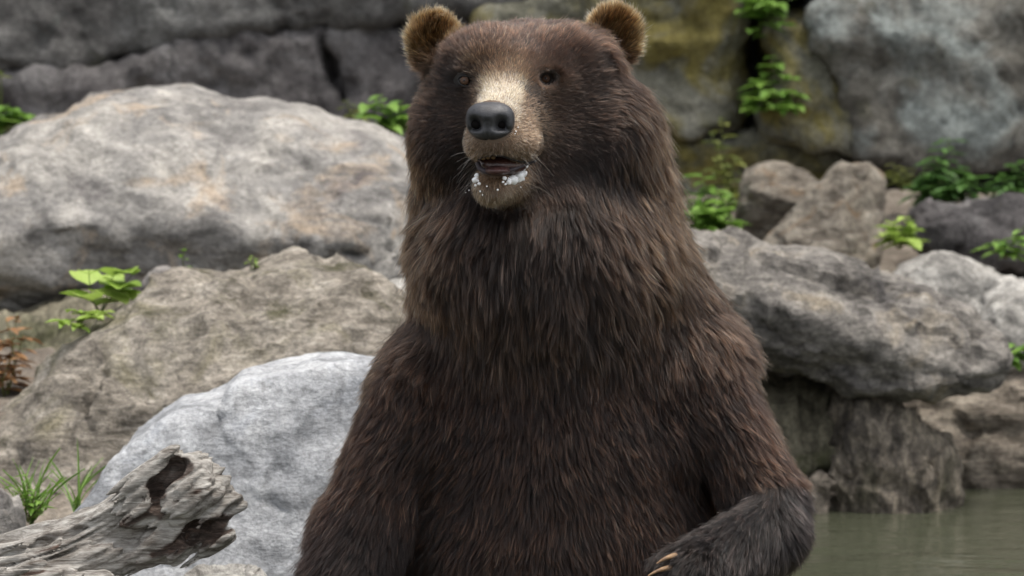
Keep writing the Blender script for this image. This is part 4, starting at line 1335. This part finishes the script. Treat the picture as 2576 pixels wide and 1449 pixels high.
# clump to clump and hair to hair
lead_v = np.where(rng.random(NH) < 0.28, rng.uniform(1.8, 4.4, NH), rng.uniform(0.22, 0.7, NH))
lead_v = lerp(lead_v, np.exp(rng.normal(0, 0.4, NH)), np.clip(mz + g['ear'], 0, 1))
cv = np.where(rng.random(NH) < 0.6, lead_v[gl], 0.6 * lead_v[gl] ** 0.3) * np.exp(rng.normal(0, 0.45, NH))
cv *= np.exp(0.30 * fbm(HP * 9, 88, 2))
tip *= cv[:, None]; root *= np.sqrt(cv)[:, None]
pale = rng.random(NH) < lerp(np.full(NH, 0.05), 0.03, np.clip(hd + mz, 0, 1))
RAD[pale] *= 1.5
tip[pale] *= rng.uniform(2.5, 8.0, pale.sum())[:, None]
PTS[pale, :, :] = PTS[pale][:, :1] + (PTS[pale] - PTS[pale][:, :1]) * 1.10 + (HN[pale] * 0.004)[:, None, :] * TT[None, :, None]
tip = np.clip(tip, 0.002, 0.8); root = np.clip(root, 0.0015, 0.6)


def hair_mat(name, rough=0.32, radial=0.5, coat=0.0, mixp=2.8):
    m = bpy.data.materials.new(name)
    m.use_nodes = True
    t = m.node_tree
    t.nodes.clear()
    out = t.nodes.new('ShaderNodeOutputMaterial')
    hb = t.nodes.new('ShaderNodeBsdfHairPrincipled')
    hb.model = 'CHIANG'
    hb.parametrization = 'COLOR'
    hb.inputs['Roughness'].default_value = rough
    hb.inputs['Radial Roughness'].default_value = radial
    hb.inputs['Coat'].default_value = coat
    hb.inputs['IOR'].default_value = 1.40
    hb.inputs['Random Roughness'].default_value = 0.2
    ra = t.nodes.new('ShaderNodeAttribute'); ra.attribute_name = 'root_color'
    ta = t.nodes.new('ShaderNodeAttribute'); ta.attribute_name = 'tip_color'
    hi_ = t.nodes.new('ShaderNodeHairInfo')
    pw = t.nodes.new('ShaderNodeMath'); pw.operation = 'POWER'; pw.inputs[1].default_value = mixp
    mx = t.nodes.new('ShaderNodeMix'); mx.data_type = 'RGBA'
    t.links.new(hi_.outputs['Intercept'], pw.inputs[0])
    t.links.new(pw.outputs[0], mx.inputs[0])
    t.links.new(ra.outputs['Color'], mx.inputs[6]); t.links.new(ta.outputs['Color'], mx.inputs[7])
    t.links.new(mx.outputs[2], hb.inputs['Color'])
    t.links.new(hb.outputs[0], out.inputs['Surface'])
    return m


M_fur = hair_mat('bear_fur')


def fur_object(name, sel, mat=None):
    idx_ = np.nonzero(sel)[0]
    cu = bpy.data.hair_curves.new(name)
    cu.add_curves([K] * len(idx_))
    cu.attributes['position'].data.foreach_set('vector', np.ascontiguousarray(PTS[idx_] - OFF, np.float32).ravel())
    ra = cu.attributes.get('radius') or cu.attributes.new('radius', 'FLOAT', 'POINT')
    prof = np.array([1.0, 1.0, 0.95, 0.85, 0.68, 0.45, 0.12])
    ra.data.foreach_set('value', (RAD[idx_, None] * prof).astype(np.float32).ravel())
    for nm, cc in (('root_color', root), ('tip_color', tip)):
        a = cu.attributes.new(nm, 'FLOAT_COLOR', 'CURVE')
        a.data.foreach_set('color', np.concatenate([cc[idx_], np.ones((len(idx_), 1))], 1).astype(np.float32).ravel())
    cu.materials.append(mat or M_fur)
    o = bpy.data.objects.new(name, cu)
    col.objects.link(o)
    o.parent = body
    return o


rid_ = np.full(NH, 3)
rid_[(g['ruff'] > 0.5)] = 2
rid_[(g['head'] > 0.5) & (g['ruff'] <= 0.6)] = 1
rid_[(g['torso'] > 0.5)] = 3
rid_[(g['arm'] > 0.5)] = 6
rid_[(g['forearm'] > 0.5)] = 7
rid_[(g['muzzle'] > 0.5)] = 0
rid_[(g['earl'] > 0.5)] = 4
rid_[(g['earr'] > 0.5)] = 5
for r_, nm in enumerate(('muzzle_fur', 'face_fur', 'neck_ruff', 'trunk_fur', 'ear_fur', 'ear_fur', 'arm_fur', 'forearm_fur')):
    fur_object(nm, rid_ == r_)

# whiskers
wh = []
for i in range(46):
    sx = rng.random() < 0.45
    wx_ = rng.uniform(1185, 1215) if sx else rng.uniform(1290, 1345)
    wy_ = rng.uniform(380, 470)
    p = surf(wx_, wy_)
    d_ = unit(np.array([[(-0.8 if sx else 0.9) + rng.normal(0, 0.3), -0.35, -0.55 + rng.normal(0, 0.35)]]))[0]
    ln = rng.uniform(0.02, 0.05)
    wh.append([p + d_ * ln * t + np.array([0, 0, -0.35 * ln * t * t]) for t in TT])
wh = np.array(wh)
cu = bpy.data.hair_curves.new('whiskers')
cu.add_curves([K] * len(wh))
cu.attributes['position'].data.foreach_set('vector', (wh - OFF).astype(np.float32).ravel())
ra = cu.attributes.get('radius') or cu.attributes.new('radius', 'FLOAT', 'POINT')
ra.data.foreach_set('value', np.tile(np.linspace(0.00028, 0.00008, K), len(wh)).astype(np.float32))
for nm, cc in (('root_color', (0.2, 0.15, 0.10, 1)), ('tip_color', (0.5, 0.42, 0.32, 1))):
    a = cu.attributes.new(nm, 'FLOAT_COLOR', 'CURVE')
    a.data.foreach_set('color', np.tile(np.array(cc, np.float32), len(wh)))
cu.materials.append(M_fur)
wo_ = bpy.data.objects.new('whiskers', cu)
col.objects.link(wo_)
wo_.parent = body
